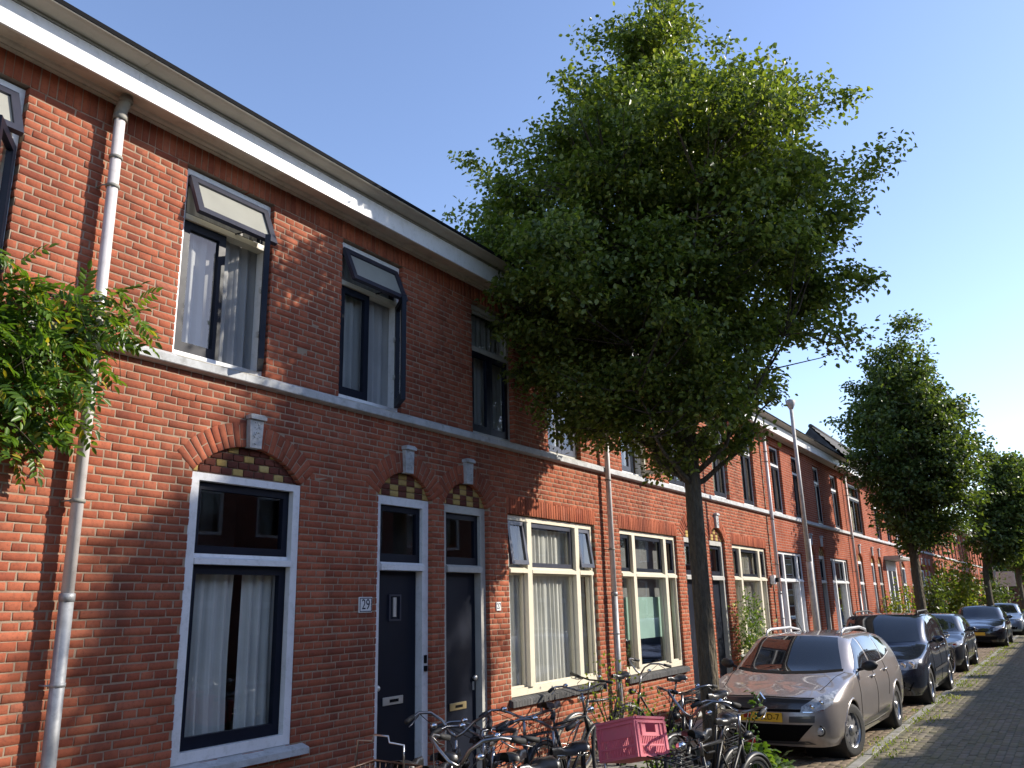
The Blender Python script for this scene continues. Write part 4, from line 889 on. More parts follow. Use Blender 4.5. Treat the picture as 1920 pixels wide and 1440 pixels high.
bush('flowering_climber', 'white flowering climber against the brick between door and cream window', 'climber', (16.62, F-.28), .42, 2.0, 1500, .06, GLEAF, 31, 12, 60, flat=.45)
bush('round_shrub', 'round yellow-green shrub in front of the canopied entrance', 'shrub', (31.9, 5.15), .62, 2.15, 1500, .10, YLEAF, 32, 12)
bush('garden_shrub', 'tall yellow-green garden shrub right of the second tree trunk', 'shrub', (47.5, 4.95), 1.15, 3.6, 2400, .17, YLEAF, 33, 16)
bush('dark_shrub', 'dark green shrub beside the second tree trunk', 'shrub', (40.0, 5.05), .8, 3.0, 1500, .15, LEAF2, 34, 12)
bush('feathery_shrub', 'grey-green feathery shrub behind the black car', 'shrub', (57, 4.9), 1.7, 2.6, 2600, .22, LEAF2, 35, 22, shape='lance')
bush('wall_weed', 'thin weedy plant growing at the foot of the wall left of the trunk', 'plant', (9.7, 4.85), .38, 1.25, 420, .045, YLEAF, 36, 12)
bush('rack_weed', 'green weeds growing up between the bicycles', 'plant', (9.0, 4.1), .4, .8, 500, .05, GLEAF, 37, 9)
# mallow with big lobed leaves in front of the first car
def lobed_leaf(rs, s):
    P = []; n = 20
    for i in range(n):
        a = -2.6+5.2*i/(n-1); r_ = s*(.50+.50*abs(math.cos(2.5*a*.96)))*(1 if abs(a) < 2.2 else .8); P.append((math.cos(a)*r_+s*.35, math.sin(a)*r_, -.18*r_*r_/s+rs.normal(0, .003)))
    mb = MB().add([(0, 0, 0), (s*.35, 0, .012)]+P, [(1, i+2, i+3) for i in range(n-1)]+[(0, 1, 2), (0, n+1, 1)], 0, True); return mb.mesh('leaf', GLEAF)
mallow = empty('mallow_plant', (8.75, 2.95, 0), 'leafy mallow with lobed leaves and a tall bud stem before the taupe car', 'plant')
rs = np.random.default_rng(44); lm = [lobed_leaf(rs, rs.uniform(.045, .075)) for _ in range(6)]
stm = MB(); tops = [(8.95, 2.93, 1.02), (8.7, 2.8, .5), (8.85, 2.75, .45), (9.0, 2.85, .4), (8.6, 2.95, .55), (8.95, 3.1, .5), (8.55, 2.7, .42), (8.75, 2.9, .62), (9.05, 2.7, .35)]
for q, tp in enumerate(tops):
    pts = curve_pts((8.75+rs.normal(0, .03), 2.95+rs.normal(0, .03), 0), tp, .04, 7, rs); stm.tube(pts, [.009*(1-.5*k/7) for k in range(8)], 6)
    for p in pts[1:]:
        for _ in range(5 if q else 3):
            if p.z < .06: continue
            sc = 1.0 if p.z < .6 else .55
            o = link('leaf', lm[int(rs.integers(6))], mallow, p+Vector(rs.normal(0, .05*sc, 3))-org(mallow), (rs.normal(0, .4), R(20)+rs.normal(0, .35), rs.uniform(0, 6.28))); o.scale = (sc*rs.uniform(.8, 1.2),)*3
stm.build('stem', GLEAF, mallow)
for i in range(12):
    p = Vector(tops[0])-Vector((0, 0, .035*i)); MB().ball(tuple(p+Vector(rs.normal(0, .018, 3))), .014, 6).build('bud', GLEAF, mallow)

# weeds and moss tufts along the kerb and in the joints
rs = np.random.default_rng(77); n = 5200; wx = rs.uniform(6, 40, n); band = rs.choice([KERB_Y-.10, KERB_Y+.09, KERB_Y-.3, PK_Y+.0], n, p=[.42, .2, .28, .10]); clump = np.sin(wx*2.1)+np.sin(wx*5.3+1)+rs.normal(0, .6, n); kp = clump > .1
wx, band = wx[kp], band[kp]; n = len(wx); P = np.stack([wx+rs.normal(0, .03, n), band+rs.normal(0, .05, n), np.full(n, .0)], 1)
tag(link('kerb_weeds', leaves_mesh('kerb_weeds', P, rand_dirs(rs, n), unit(rand_dirs(rs, n)*.6+np.array([0, 0, .8])), rs.uniform(.02, .055, n), YLEAF, 'lance')), 'small weeds and moss tufts growing along the kerb', 'weeds', kind='stuff')
# ---------------------------------------------------------------- cars
def paint_mat(name, col, metal=.55, rough=.32):
    m, n, b = new_mat(name); L = n.links.new
    b.inputs['Base Color'].default_value = (*col, 1); b.inputs['Metallic'].default_value = metal; b.inputs['Roughness'].default_value = rough
    b.inputs['Coat Weight'].default_value = 1; b.inputs['Coat Roughness'].default_value = .03
    g = N(n, 'ShaderNodeNewGeometry'); no = N(n, 'ShaderNodeTexNoise', Scale=5.0, Detail=6.0, Roughness=.7); L(g.outputs['Position'], no.inputs['Vector'])
    rp = ramp(n, [(.35, tuple(c*.88+.01 for c in col)), (.65, col)]); L(no.outputs['Fac'], rp.inputs[0]); L(rp.outputs[0], b.inputs['Base Color'])
    rr = N(n, 'ShaderNodeMapRange'); rr.inputs['To Min'].default_value = .02; rr.inputs['To Max'].default_value = .06; L(no.outputs['Fac'], rr.inputs['Value']); L(rr.outputs[0], b.inputs['Coat Roughness']); return m
CGLASS = mat('car_glass', (.018, .022, .025), .04, spec=.6, var=.05, coat=.5)
PLAST = mat('black_plastic', (.018, .018, .019), .55, var=.15)
DEEPB = mat('intake_black', (.004, .004, .004), .9, spec=.1, var=.1)
DARKP = mat('dark_panel', (.055, .055, .06), .3, metal=.3, var=.05, coat=.6)
RUBBER = mat('tyre_rubber', (.022, .022, .022), .8, var=.2, vscale=20, bump=.3)
RIM = mat('alloy_rim', (.42, .42, .43), .32, metal=.8, var=.1, vscale=15)
CHROME = mat('chrome', (.75, .76, .78), .08, metal=1, var=.02)
LAMPG = mat('lamp_lens', (.46, .48, .50), .08, spec=.8, var=.25, vscale=16, coat=.8, col2=(.09, .095, .10))
REDL = mat('red_lens', (.45, .02, .015), .2, spec=.6, var=.1, coat=.5)
PLATE = mat('plate_yellow', (.72, .42, .03), .4, var=.03)
SILV = mat('silver_rail', (.60, .60, .60), .35, metal=.6, var=.05)
def catmull(P, n):
    """smooth samples through P, n per span, without overshoot (monotone cubic per coordinate)"""
    P = np.asarray(P, float); d = np.diff(P, axis=0); m = np.zeros_like(P); m[0] = d[0]; m[-1] = d[-1]
    for i in range(1, len(P)-1):
        a, b = d[i-1], d[i]; s_ = a*b > 0
        m[i] = np.where(s_, 2*a*b/np.where(s_, a+b, 1), 0)
    out = []
    for i in range(len(P)-1):
        for j in range(n):
            t = j/n; out.append((2*t**3-3*t*t+1)*P[i]+(t**3-2*t*t+t)*m[i]+(-2*t**3+3*t*t)*P[i+1]+(t**3-t*t)*m[i+1])
    out.append(P[-1]); return np.array(out)
def car_cage(S):
    hw = S['W']/2; L_ = S['L']; wf, wr = S['wheels']; H_ = S['H']; bz = S['belt']; rz = H_-.045; cx, cz = S['cowl']; nz = S['nose']; rf = S['roof_front']; rr = S['roof_rear']; tz = S['tail']
    fx = S.get('bow', .10)                           # how far the front corners fall back
    def side(z, inset, f0, r0): # plan outline at one height
        y = hw-inset
        return [(f0, 0, z), (f0+.015, hw*.40, z), (f0+.06+fx*.35, hw*.74, z), (f0+.24+fx, y*.965, z), (wf, y*1.0, z), (cx+.05, y, z), (rf+.0, y, z), ((wf+wr)/2+.25, y, z), (wr-.45, y, z), (wr, y, z), (L_-r0-.22, y*.95, z), (L_-r0-.03, hw*.62, z), (L_-r0, 0, z)]
    R0 = side(.19, .10, .10, .10); R1 = side(.33, .035, .02, .02); R2 = side(.50, .01, .0, .0); R3 = side(.68, .0, .035, .03)
    R4 = [(.085, 0, nz), (.10, hw*.40, nz), (.18, hw*.72, nz-.005), (.42, hw*.905, nz+.035), (wf+.02, hw*.955, (nz+cz)/2+.02), (cx+.12, hw*.95, cz-.05), (rf+.05, hw*.94, bz), ((wf+wr)/2+.25, hw*.94, bz+.02), (wr-.4, hw*.935, bz+.04), (wr+.1, hw*.92, bz+.06), (L_-.22, hw*.86, bz+.06), (L_-.06, hw*.56, tz), (L_-.045, 0, tz)]
    rw = hw*S.get('tumble', .66)
    R5 = [(.34, 0, nz+.075), (.35, hw*.37, nz+.07), (.42, hw*.62, nz+.07), (.60, hw*.74, nz+.10), (wf+.08, hw*.78, (nz+cz)/2+.075), (cx, hw*.78, cz-.005), (rf+.04, rw, rz-.02), ((wf+wr)/2+.25, rw*1.02, rz), (wr-.35, rw*1.0, rz-.005), (wr+.10, rw*.96, rz-.03), (rr, rw*.88, rz-.07), (rr+.10, rw*.55, rz-.09), (rr+.12, 0, rz-.085)]
    R6 = [(.62, 0, nz+.125), (.62, hw*.02, nz+.125), (.66, hw*.02, nz+.13), (.75, hw*.02, nz+.145), (wf+.10, hw*.02, (nz+cz)/2+.095), (cx-.10, hw*.02, cz+.015), (rf-.05, hw*.02, H_-.02), ((wf+wr)/2+.2, hw*.02, H_), (wr-.35, hw*.02, H_-.005), (wr+.05, hw*.02, H_-.025), (rr-.05, hw*.02, H_-.06), (rr-.02, hw*.01, H_-.062), (rr+.0, 0, H_-.062)]
    G = np.array([R0, R1, R2, R3, R4, R5, R6], float)
    for a, b in S.get('mod', {}).items(): G[a] = b
    return G
def car(S, loc, rz=0.):
    root = empty('parked_car', loc, S['label'], 'car', 'cars parked along the kerb', rz); root_o = Vector(loc); ORG[root.name] = Vector((0, 0, 0))
    nu, nv = 9, 7; G = car_cage(S); hw = S['W']/2
    A = np.array([catmull(r_, nu) for r_ in G]); A = np.array([catmull(A[:, j], nv) for j in range(A.shape[1])]).transpose(1, 0, 2)
    A[:, 0, 1] = 0; A[:, -1, 1] = 0; A[-1, :, 1] = 0; A[:, :, 1] = np.maximum(A[:, :, 1], 0)
    full = MB().grid(A.tolist()); B = A.copy(); B[:, :, 1] *= -1; full.grid(B.tolist())
    bvh = BVHTree.FromPolygons([Vector(v) for v in full.v], full.f)
    wf, wr = S['wheels']; wr_r = S['wr']; ra = wr_r+.055; keep = MB(); keep.v = full.v
    for f_ in full.f:
        c = np.mean([full.v[i] for i in f_], 0)
        if abs(c[1]) > hw*.55 and any((c[0]-w)**2+(c[2]-wr_r)**2 < ra*ra for w in (wf, wr)): continue
        keep.f.append(f_); keep.m.append(0); keep.s.append(True)
    me = keep.mesh('body', S['paint'], fixn=False); bm = bmesh.new(); bm.from_mesh(me); bmesh.ops.remove_doubles(bm, verts=bm.verts[:], dist=.0008); bmesh.ops.recalc_face_normals(bm, faces=bm.faces[:])
    loose = [v for v in bm.verts if not v.link_faces]; bmesh.ops.delete(bm, geom=loose, context='VERTS'); bm.to_mesh(me); bm.free()
    body = link('body', me, root)
    MB().box(.35, S['L']-.35, -hw*.72, hw*.72, .2, .62).build('underbody', PLAST, root)
    def cast(a, b, plane, sgn=1):
        if plane == 'yz': o, d = Vector((-4, a, b)), Vector((1, 0, 0))
        elif plane == 'zy': o, d = Vector((S['L']+4, a, b)), Vector((-1, 0, 0))
        elif plane == 'xz': o, d = Vector((a, 4*sgn, b)), Vector((0, -sgn, 0))
        else: o, d = Vector((a, b, 5)), Vector((0, 0, -1))
        h = bvh.ray_cast(o, d); return (h[0], h[1] if h[1].dot(d) < 0 else -h[1]) if h[0] is not None else (None, None)
    def patch(name, m, plane, bot, top, off=.004, sgn=1, rows=6, sub=4, parent=None, thick=0.):
        bot, top = [np.array(q, float) for q in (bot, top)]
        def dens(p): return np.array([p[i]+(p[i+1]-p[i])*t/sub for i in range(len(p)-1) for t in range(sub)]+[p[-1]])
        bo, to = dens(bot), dens(top); P = []
        for k in range(rows+1):
            t = k/rows; row = []
            for a, b in zip(bo, to):
                q = a*(1-t)+b*t; h, nn = cast(q[0], q[1], plane, sgn)
                if h is None: h, nn = row[-1] if row else (Vector((0, 0, 0)), Vector((0, 0, 0))), Vector((0, 0, 0))
                if isinstance(h, tuple): h = Vector(h)
                row.append(tuple(h+nn*off))
            P.append(row)
        return MB().grid(P).build(name, m, parent or root)
    def both(name, m, bot, top, **kw):
        for s in (1, -1): patch(name, m, 'xz', bot, top, sgn=s, **kw)
    def bothf(name, m, bot, top, **kw):
        for s in (1, -1): patch(name, m, kw.get('plane', 'yz'), [(p[0]*s, p[1]) for p in bot], [(p[0]*s, p[1]) for p in top], **{k: v for k, v in kw.items() if k != 'plane'})
    S['details'](dict(root=root, patch=patch, both=both, bothf=bothf, cast=cast, body=body, hw=hw, S=S))
    # wheel arches, wheels
    for w in (wf, wr):
        for s in (1, -1):
            pts = []
            for k in range(17):
                a = math.pi*(-.12+1.24*k/16); x, z = w+math.cos(a)*ra, wr_r+math.sin(a)*ra
                if z < .2: continue
                h, nn = cast(x, z, 'xz', s)
                if h is not None: pts.append((h.x, h.y-.004*s, h.z))
            if len(pts) > 3: MB().tube(pts, .016, 6).build('arch_lip', S['paint'], body)
            MB().lathe([(ra+.01, -hw*.28), (ra+.01, hw*.30)], (w, s*hw*.66, wr_r), 'y', 24).build('wheel_well', PLAST, body)
            st = S.get('steer', 0.) if w == wf else 0.; tw = .205; yc = s*(hw-tw/2-.02)
            wh = link('wheel', MB().lathe([(.055, -.02), (.06, tw*.42), (.0, tw*.42)], (0, 0, 0), 'y', 14).mesh('wheel', RIM), root, (w, yc, wr_r), (0, 0, st if s > 0 else math.pi+st))
            ty = MB().lathe([(wr_r*.66, -tw*.46), (wr_r*.86, -tw*.5), (wr_r*.965, -tw*.46), (wr_r, -tw*.34), (wr_r, tw*.34), (wr_r*.965, tw*.46), (wr_r*.86, tw*.5), (wr_r*.66, tw*.46)], (0, 0, 0), 'y', 40).mesh('tyre', RUBBER); link('tyre', ty, wh)
            rm = MB().lathe([(wr_r*.67, -tw*.45), (wr_r*.64, -tw*.2), (wr_r*.62, tw*.1), (wr_r*.64, tw*.36), (wr_r*.685, tw*.44), (wr_r*.70, tw*.43)], (0, 0, 0), 'y', 40); rm.lathe([(0, -tw*.1), (wr_r*.63, -tw*.1)], (0, 0, 0), 'y', 40, 1)
            for q in range(S.get('spokes', 6)):
                a = 2*math.pi*q/S.get('spokes', 6); c_, s_ = math.cos(a), math.sin(a); r1 = wr_r*.65
                rm.add([(c_*.04-s_*.04, tw*.36, s_*.04+c_*.04), (c_*.04+s_*.04, tw*.36, s_*.04-c_*.04), (c_*r1+s_*.028, tw*.28, s_*r1-c_*.028), (c_*r1-s_*.028, tw*.28, s_*r1+c_*.028),
                        (c_*.04-s_*.045, tw*.15, s_*.04+c_*.045), (c_*.04+s_*.045, tw*.15, s_*.04-c_*.045), (c_*r1+s_*.034, tw*.1, s_*r1-c_*.034), (c_*r1-s_*.034, tw*.1, s_*r1+c_*.034)], [(0, 1, 2, 3), (0, 4, 5, 1), (1, 5, 6, 2), (2, 6, 7, 3), (3, 7, 4, 0)])
            link('rim', rm.mesh('rim', [RIM, PLAST]), wh)
    return root
def mirror(D, x, z, m, m2=None):
    hw = D['hw']
    for s in (1, -1):
        mb = MB(); P = []
        for i in range(9):
            a = i/8; row = []
            for j in range(13):
                b = 2*math.pi*j/12; e = math.sin(math.pi*min(1, max(.0, a)))**.45 if 0 < a < 1 else .02
                row.append((x-.02+.055*math.cos(b)*e+.04*a, s*(hw-.01+.215*a), z+.02*a+.068*math.sin(b)*e))
            P.append(row)
        mb.grid(P); o = mb.build('wing_mirror', m, D['root'])
        MB().tube([(x+.02, s*(hw*.93), z-.05), (x+.01, s*(hw+.05), z-.02)], .02, 6).build('mirror_arm', m2 or m, o)
def text_mesh(txt, size, m, name='lettering', depth=.0006):
    cu = bpy.data.curves.new(name, 'FONT'); cu.body = txt; cu.size = size; cu.extrude = depth; cu.align_x = 'CENTER'; cu.align_y = 'CENTER'
    o = bpy.data.objects.new(name, cu); COL.objects.link(o); dg = bpy.context.evaluated_depsgraph_get(); me = bpy.data.meshes.new_from_object(o.evaluated_get(dg)); bpy.data.objects.remove(o); me.materials.clear(); me.materials.append(m); return me
def plate(D, x, z, txt=None, tx=0., w=.52):
    p = MB().bbox(x-.012, x, -w/2, w/2, z-.055, z+.055, .004).build('number_plate', PLATE, D['root'])
    if txt:
        o = link('plate_lettering', text_mesh(txt, .098, BLACK), p, (x-.0135, tx, z), (R(90), 0, R(-90)))
    return p
def handles(D, pts, m):
    for x, z in pts:
        for s in (1, -1):
            h, nn = D['cast'](x, z, 'xz', s); y = h.y
            MB().tube([(x-.09, y, z-.005), (x-.07, y+s*.028, z), (x+.07, y+s*.028, z+.008), (x+.09, y, z+.008)], .014, 7).build('door_handle', m, D['root'])
def seams(D, lines, w=.006):
    for s in (1, -1):
        for pl in lines:
            pts = []
            for i in range(len(pl)-1):
                for t in range(8):
                    q = np.array(pl[i])*(1-t/8)+np.array(pl[i+1])*t/8; h, nn = D['cast'](q[0], q[1], 'xz', s)
                    if h is not None: pts.append(tuple(h))
            if len(pts) > 2: MB().tube(pts, w, 4, caps=False).build('door_seam', BLACK, D['body'])
def estate(D):
    p, both, bothf, hw, root = D['patch'], D['both'], D['bothf'], D['hw'], D['root']
    S = D['S']; pm = S['paint']
    yy = [-.66, -.4, 0, .4, .66]
    p('windscreen', CGLASS, 'yz', [(-.70, 1.005), (-.4, .985), (0, .978), (.4, .985), (.70, 1.005)], [(-.535, 1.385), (-.3, 1.405), (0, 1.412), (.3, 1.405), (.535, 1.385)], rows=10)
    p('wiper_cowl', BLACK, 'yz', [(-.72, .985), (-.4, .965), (0, .958), (.4, .965), (.72, .985)], [(-.715, 1.008), (-.4, .988), (0, .981), (.4, .988), (.715, 1.008)], rows=2, off=.006)
    both('side_window', CGLASS, [(1.50, .985), (1.8, .99), (2.32, 1.0)], [(1.72, 1.10), (2.0, 1.30), (2.30, 1.365)], rows=8)
    both('side_window', CGLASS, [(2.40, 1.0), (2.8, 1.01), (3.15, 1.03)], [(2.38, 1.367), (2.8, 1.375), (3.20, 1.362)], rows=8)
    both('side_window', CGLASS, [(3.23, 1.035), (3.55, 1.06), (3.85, 1.11)], [(3.27, 1.36), (3.5, 1.345), (3.86, 1.30)], rows=6)
    both('window_trim', SILV, [(1.44, .965), (2.32, .985), (3.2, 1.018), (3.86, 1.095)], [(1.46, .978), (2.32, .996), (3.2, 1.03), (3.88, 1.108)], rows=1, off=.006)
    p('rear_window', CGLASS, 'zy', [(-.5, 1.08), (0, 1.06), (.5, 1.08)], [(-.45, 1.33), (0, 1.345), (.45, 1.33)], rows=5)
    # nose: dark centre panel under the bonnet edge, slit, lower intake, bumper inserts, fog lamps
    p('nose_panel', DARKP, 'yz', [(-.56, .635), (0, .625), (.56, .635)], [(-.60, .735), (-.3, .742), (0, .745), (.3, .742), (.60, .735)][::2], rows=5, off=.004)
    p('bonnet_gap', BLACK, 'yz', [(-.62, .742), (0, .752), (.62, .742)], [(-.62, .75), (0, .762), (.62, .75)], rows=1, off=.006)
    p('upper_slit', BLACK, 'yz', [(-.50, .595), (0, .59), (.50, .595)], [(-.57, .632), (0, .622), (.57, .632)], rows=2, off=.005)
    p('lower_intake', DEEPB, 'yz', [(-.40, .255), (0, .245), (.40, .255)], [(-.60, .455), (0, .45), (.60, .455)], rows=4, off=.004)
    bothf('bumper_insert', DARKP, [(.33, .475), (.62, .48)], [(.34, .545), (.63, .555)], rows=2, off=.006)
    p('chin', DARKP, 'yz', [(-.6, .225), (0, .215), (.6, .225)], [(-.52, .262), (0, .25), (.52, .262)], rows=1, off=.005)
    for s in (1, -1):
        h, nn = D['cast'](s*.665, .385, 'yz'); f = MB().lathe([(.066, .0), (.062, -.012), (.048, -.006)], (h.x+.004, h.y, h.z), 'x', 20).build('fog_surround', PLAST, root); MB().ball((h.x+.0, h.y, h.z), .047, 12, sc=(.35, 1, 1)).build('fog_lamp', LAMPG, f)
    # headlights sweep back over the wing
    for s in (1, -1):
        l = p('headlight', LAMPG, 'yz', [(s*.47, .59), (s*.60, .585), (s*.71, .61), (s*.81, .68)], [(s*.49, .66), (s*.62, .74), (s*.73, .785), (s*.825, .825)], rows=6, off=.008)
        for (a, b) in ((.60, .655), (.70, .70)):
            h, nn = D['cast'](s*a, b, 'yz')
            if h is not None: MB().ball(tuple(h+Vector((-.004, 0, 0))), .036, 10, sc=(.3, 1, .85)).build('lamp_bulb', CHROME, l)
        p('lamp_edge', CHROME, 'yz', [(s*.50, .592), (s*.62, .592), (s*.72, .615)], [(s*.50, .602), (s*.62, .602), (s*.72, .627)], rows=1, off=.011, parent=l)
    # emblem: upright lozenge ring
    h, nn = D['cast'](0, .735, 'yz'); x = h.x-.035; em = MB()
    o_ = [(0, .085), (.06, 0), (0, -.085), (-.06, 0)]; i_ = [(0, .045), (.028, 0), (0, -.045), (-.028, 0)]
    vs = [(x, a, .735+b) for a, b in o_]+[(x-.016, a*.8, .735+b*.8) for a, b in o_]+[(x-.016, a*1.1, .735+b*1.1) for a, b in i_]+[(x, a, .735+b) for a, b in i_]
    em.add(vs, [(i, (i+1) % 4, (i+1) % 4+4, i+4) for i in range(4)]+[(i+4, (i+1) % 4+4, (i+1) % 4+8, i+8) for i in range(4)]+[(i+8, (i+1) % 4+8, (i+1) % 4+12, i+12) for i in range(4)]); em.build('emblem', CHROME, root)
    h, nn = D['cast'](0, .53, 'yz'); plate(D, h.x-.004, .53, 'LD-7', -.125)
    mirror(D, 1.62, 1.03, PLAST); handles(D, [(2.25, .86), (3.12, .89)], pm)
    seams(D, [[(1.40, .93), (1.36, .6), (1.42, .28)], [(2.36, .99), (2.38, .5), (2.34, .26)], [(3.16, 1.02), (3.24, .8), (3.12, .5)], [(1.42, .28), (2.34, .26), (3.06, .28)]])
    both('rub_strip', DARKP, [(1.40, .30), (2.3, .30), (3.1, .32)], [(1.40, .335), (2.3, .37), (3.1, .40)], rows=2, off=.012)
    for s in (1, -1):
        y = s*.545; MB().tube([(2.12, y, 1.40), (2.2, y, 1.465), (2.35, y, 1.49), (3.3, y*.99, 1.488), (3.75, y*.96, 1.44), (3.84, y*.94, 1.40)], [.014, .02, .022, .022, .02, .014], 8).build('roof_rail', SILV, root)
    MB().tube([(2.2, 0, 1.42), (2.10, 0, 1.50), (1.95, 0, 1.60)], .004, 5).build('aerial', BLACK, root)
    bothf('tail_light', REDL, [(.55, .75), (.78, .75)], [(.6, .98), (.76, 1.0)], plane='zy', rows=3, off=.008)
    for s in (1, -1):
        pts = []
        for k in range(12):
            t = k/11; h, nn = D['cast'](.44+.86*t, s*(.63+.115*t), 'xy')
            if h is not None: pts.append(tuple(h))
        MB().tube(pts, .004, 4, caps=False).build('bonnet_seam', BLACK, D['body'])
    for q in ((-.45, .25), (-.05, .62)): 
        a, _ = D['cast'](q[0], 1.0, 'yz'); b, _ = D['cast'](q[1], 1.03, 'yz'); MB().tube([a+Vector((-.012, 0, 0)), (a+b)/2+Vector((-.02, 0, .0)), b+Vector((-.014, 0, 0))], .006, 5).build('wiper', BLACK, root)
def mpv(D):
    p, both, bothf, hw, root = D['patch'], D['both'], D['bothf'], D['hw'], D['root']; pm = D['S']['paint']
    p('windscreen', CGLASS, 'yz', [(-.72, 1.09), (-.4, 1.07), (0, 1.06), (.4, 1.07), (.72, 1.09)], [(-.61, 1.535), (-.3, 1.555), (0, 1.56), (.3, 1.555), (.61, 1.535)], rows=10)
    both('side_window', CGLASS, [(1.45, 1.08), (1.9, 1.08), (2.35, 1.08)], [(1.62, 1.2), (1.95, 1.46), (2.33, 1.53)], rows=8)
    both('side_window', CGLASS, [(2.42, 1.08), (2.8, 1.085), (3.18, 1.09)], [(2.40, 1.532), (2.8, 1.535), (3.2, 1.53)], rows=8)
    both('side_window', CGLASS, [(3.26, 1.095), (3.6, 1.1), (3.9, 1.12)], [(3.28, 1.525), (3.6, 1.51), (3.86, 1.46)], rows=6)
    p('rear_window', CGLASS, 'zy', [(-.55, 1.12), (0, 1.1), (.55, 1.12)], [(-.5, 1.5), (0, 1.52), (.5, 1.5)], rows=5)
    p('grille', PLAST, 'yz', [(-.30, .62), (0, .60), (.30, .62)], [(-.42, .77), (0, .785), (.42, .77)], rows=4, off=.005)
    for k in range(4): p('grille_bar', CHROME, 'yz', [(-.32-.03*k, .635+.036*k), (.32+.03*k, .635+.036*k)], [(-.325-.03*k, .645+.036*k), (.325+.03*k, .645+.036*k)], rows=1, off=.011)
    p('lower_intake', BLACK, 'yz', [(-.62, .28), (0, .27), (.62, .28)], [(-.70, .43), (0, .43), (.70, .43)], rows=3, off=.004)
    for s in (1, -1):
        l = p('headlight', LAMPG, 'yz', [(s*.44, .64), (s*.60, .63), (s*.76, .66)], [(s*.46, .76), (s*.62, .79), (s*.80, .82)], rows=6, off=.006)
        for a, r_ in ((.56, .05), (.69, .062)):
            h, nn = D['cast'](s*a, .715, 'yz')
            if h is not None: MB().lathe([(r_, .0), (r_*.9, -.014), (r_*.5, -.004), (0, -.002)], (h.x-.006, h.y, h.z), 'x', 18).build('lamp_ring', CHROME, l)
    h, nn = D['cast'](0, .52, 'yz'); plate(D, h.x-.004, .52); h, nn = D['cast'](0, .70, 'yz'); MB().lathe([(.06, 0), (.058, -.012), (.046, -.012), (.044, 0)], (h.x-.008, 0, .70), 'x', 24).build('emblem', CHROME, root)
    mirror(D, 1.58, 1.10, pm); handles(D, [(2.25, .92), (3.15, .94)], pm)
    seams(D, [[(1.38, 1.0), (1.36, .6), (1.42, .28)], [(2.38, 1.07), (2.40, .5), (2.36, .26)], [(3.2, 1.08), (3.26, .8), (3.12, .5)]])
    both('rub_strip', PLAST, [(1.42, .52), (3.08, .54)], [(1.42, .575), (3.08, .595)], rows=1, off=.012)
    for s in (1, -1): MB().tube([(2.1, s*.60, 1.55), (2.2, s*.60, 1.625), (3.4, s*.59, 1.63), (3.8, s*.57, 1.57)], .018, 7).build('roof_rail', PLAST, root)
    bothf('tail_light', REDL, [(.62, .85), (.8, .85)], [(.6, 1.3), (.75, 1.3)], plane='zy', rows=3, off=.008)
def saloon(D):
    p, both, bothf, hw, root = D['patch'], D['both'], D['bothf'], D['hw'], D['root']; S = D['S']; cz = S['cowl'][1]; rz = S['H']-.07; rf = S['roof_front']; wr = S['wheels'][1]; bz = S['belt']; pm = S['paint']
    p('windscreen', CGLASS, 'yz', [(-.70, cz+.03), (0, cz+.0), (.70, cz+.03)], [(-.53, rz-.02), (0, rz+.005), (.53, rz-.02)], rows=10)
    both('side_window', CGLASS, [(rf-.45, bz+.03), (rf+.4, bz+.03)], [(rf-.05, rz-.12), (rf+.38, rz-.06)], rows=6)
    both('side_window', CGLASS, [(rf+.46, bz+.035), (rf+1.25, bz+.06)], [(rf+.44, rz-.06), (rf+1.2, rz-.09)], rows=6)
    p('rear_window', CGLASS, 'zy', [(-.5, bz+.12), (0, bz+.1), (.5, bz+.12)], [(-.45, rz-.06), (0, rz-.05), (.45, rz-.06)], rows=5)
    g = p('grille', PLAST, 'yz', [(-.34, .60), (0, .575), (.34, .60)], [(-.46, .70), (0, .715), (.46, .70)], rows=4, off=.005)
    for k in range(S.get('bars', 3)): p('grille_bar', CHROME, 'yz', [(-.36-.03*k, .607+.03*k), (.36+.03*k, .607+.03*k)], [(-.365-.03*k, .617+.03*k), (.365+.03*k, .617+.03*k)], rows=1, off=.011, parent=g)
    p('lower_intake', BLACK, 'yz', [(-.6, .28), (0, .27), (.6, .28)], [(-.66, .40), (0, .40), (.66, .40)], rows=3, off=.004)
    bothf('headlight', LAMPG, [(.52, .60), (.64, .60), (.80, .66)], [(.54, .69), (.66, .74), (.84, .79)], rows=5, off=.006)
    h, nn = D['cast'](0, .49, 'yz'); plate(D, h.x-.004, .49); h, nn = D['cast'](0, .655, 'yz'); MB().lathe([(.052, 0), (.05, -.012), (.04, -.012), (.038, 0)], (h.x-.01, 0, .655), 'x', 20).build('emblem', CHROME, root)
    mirror(D, rf-.30, bz+.08, pm); handles(D, [(rf+.35, bz-.1), (rf+1.2, bz-.07)], pm); seams(D, [[(rf-.5, bz-.05), (rf-.5, .4)], [(rf+.42, bz), (rf+.44, .3)]])
    bothf('tail_light', REDL, [(.5, .7), (.8, .7)], [(.5, .85), (.78, .85)], plane='zy', rows=3, off=.008)
TAUPEC = paint_mat('taupe_metallic', (.33, .295, .275), .45); BLUEB = paint_mat('blue_black_paint', (.022, .027, .042), .4, .25); GREYB = paint_mat('dark_grey_paint', (.018, .021, .027), .3); BLK = paint_mat('black_car_paint', (.010, .010, .013), .2, .2); SILB = paint_mat('blue_grey_paint', (.22, .27, .34), .5)
car(dict(L=4.70, W=1.80, H=1.455, wheels=(.90, 3.72), wr=.315, belt=.955, cowl=(1.27, .985), nose=.745, roof_front=2.02, roof_rear=4.36, tail=.98, paint=TAUPEC, steer=R(-14), spokes=8, bow=.12, details=estate,
         label='taupe estate car with silver roof rails, nearest of the parked cars'), (10.92, 3.50, 0), R(-1.3))
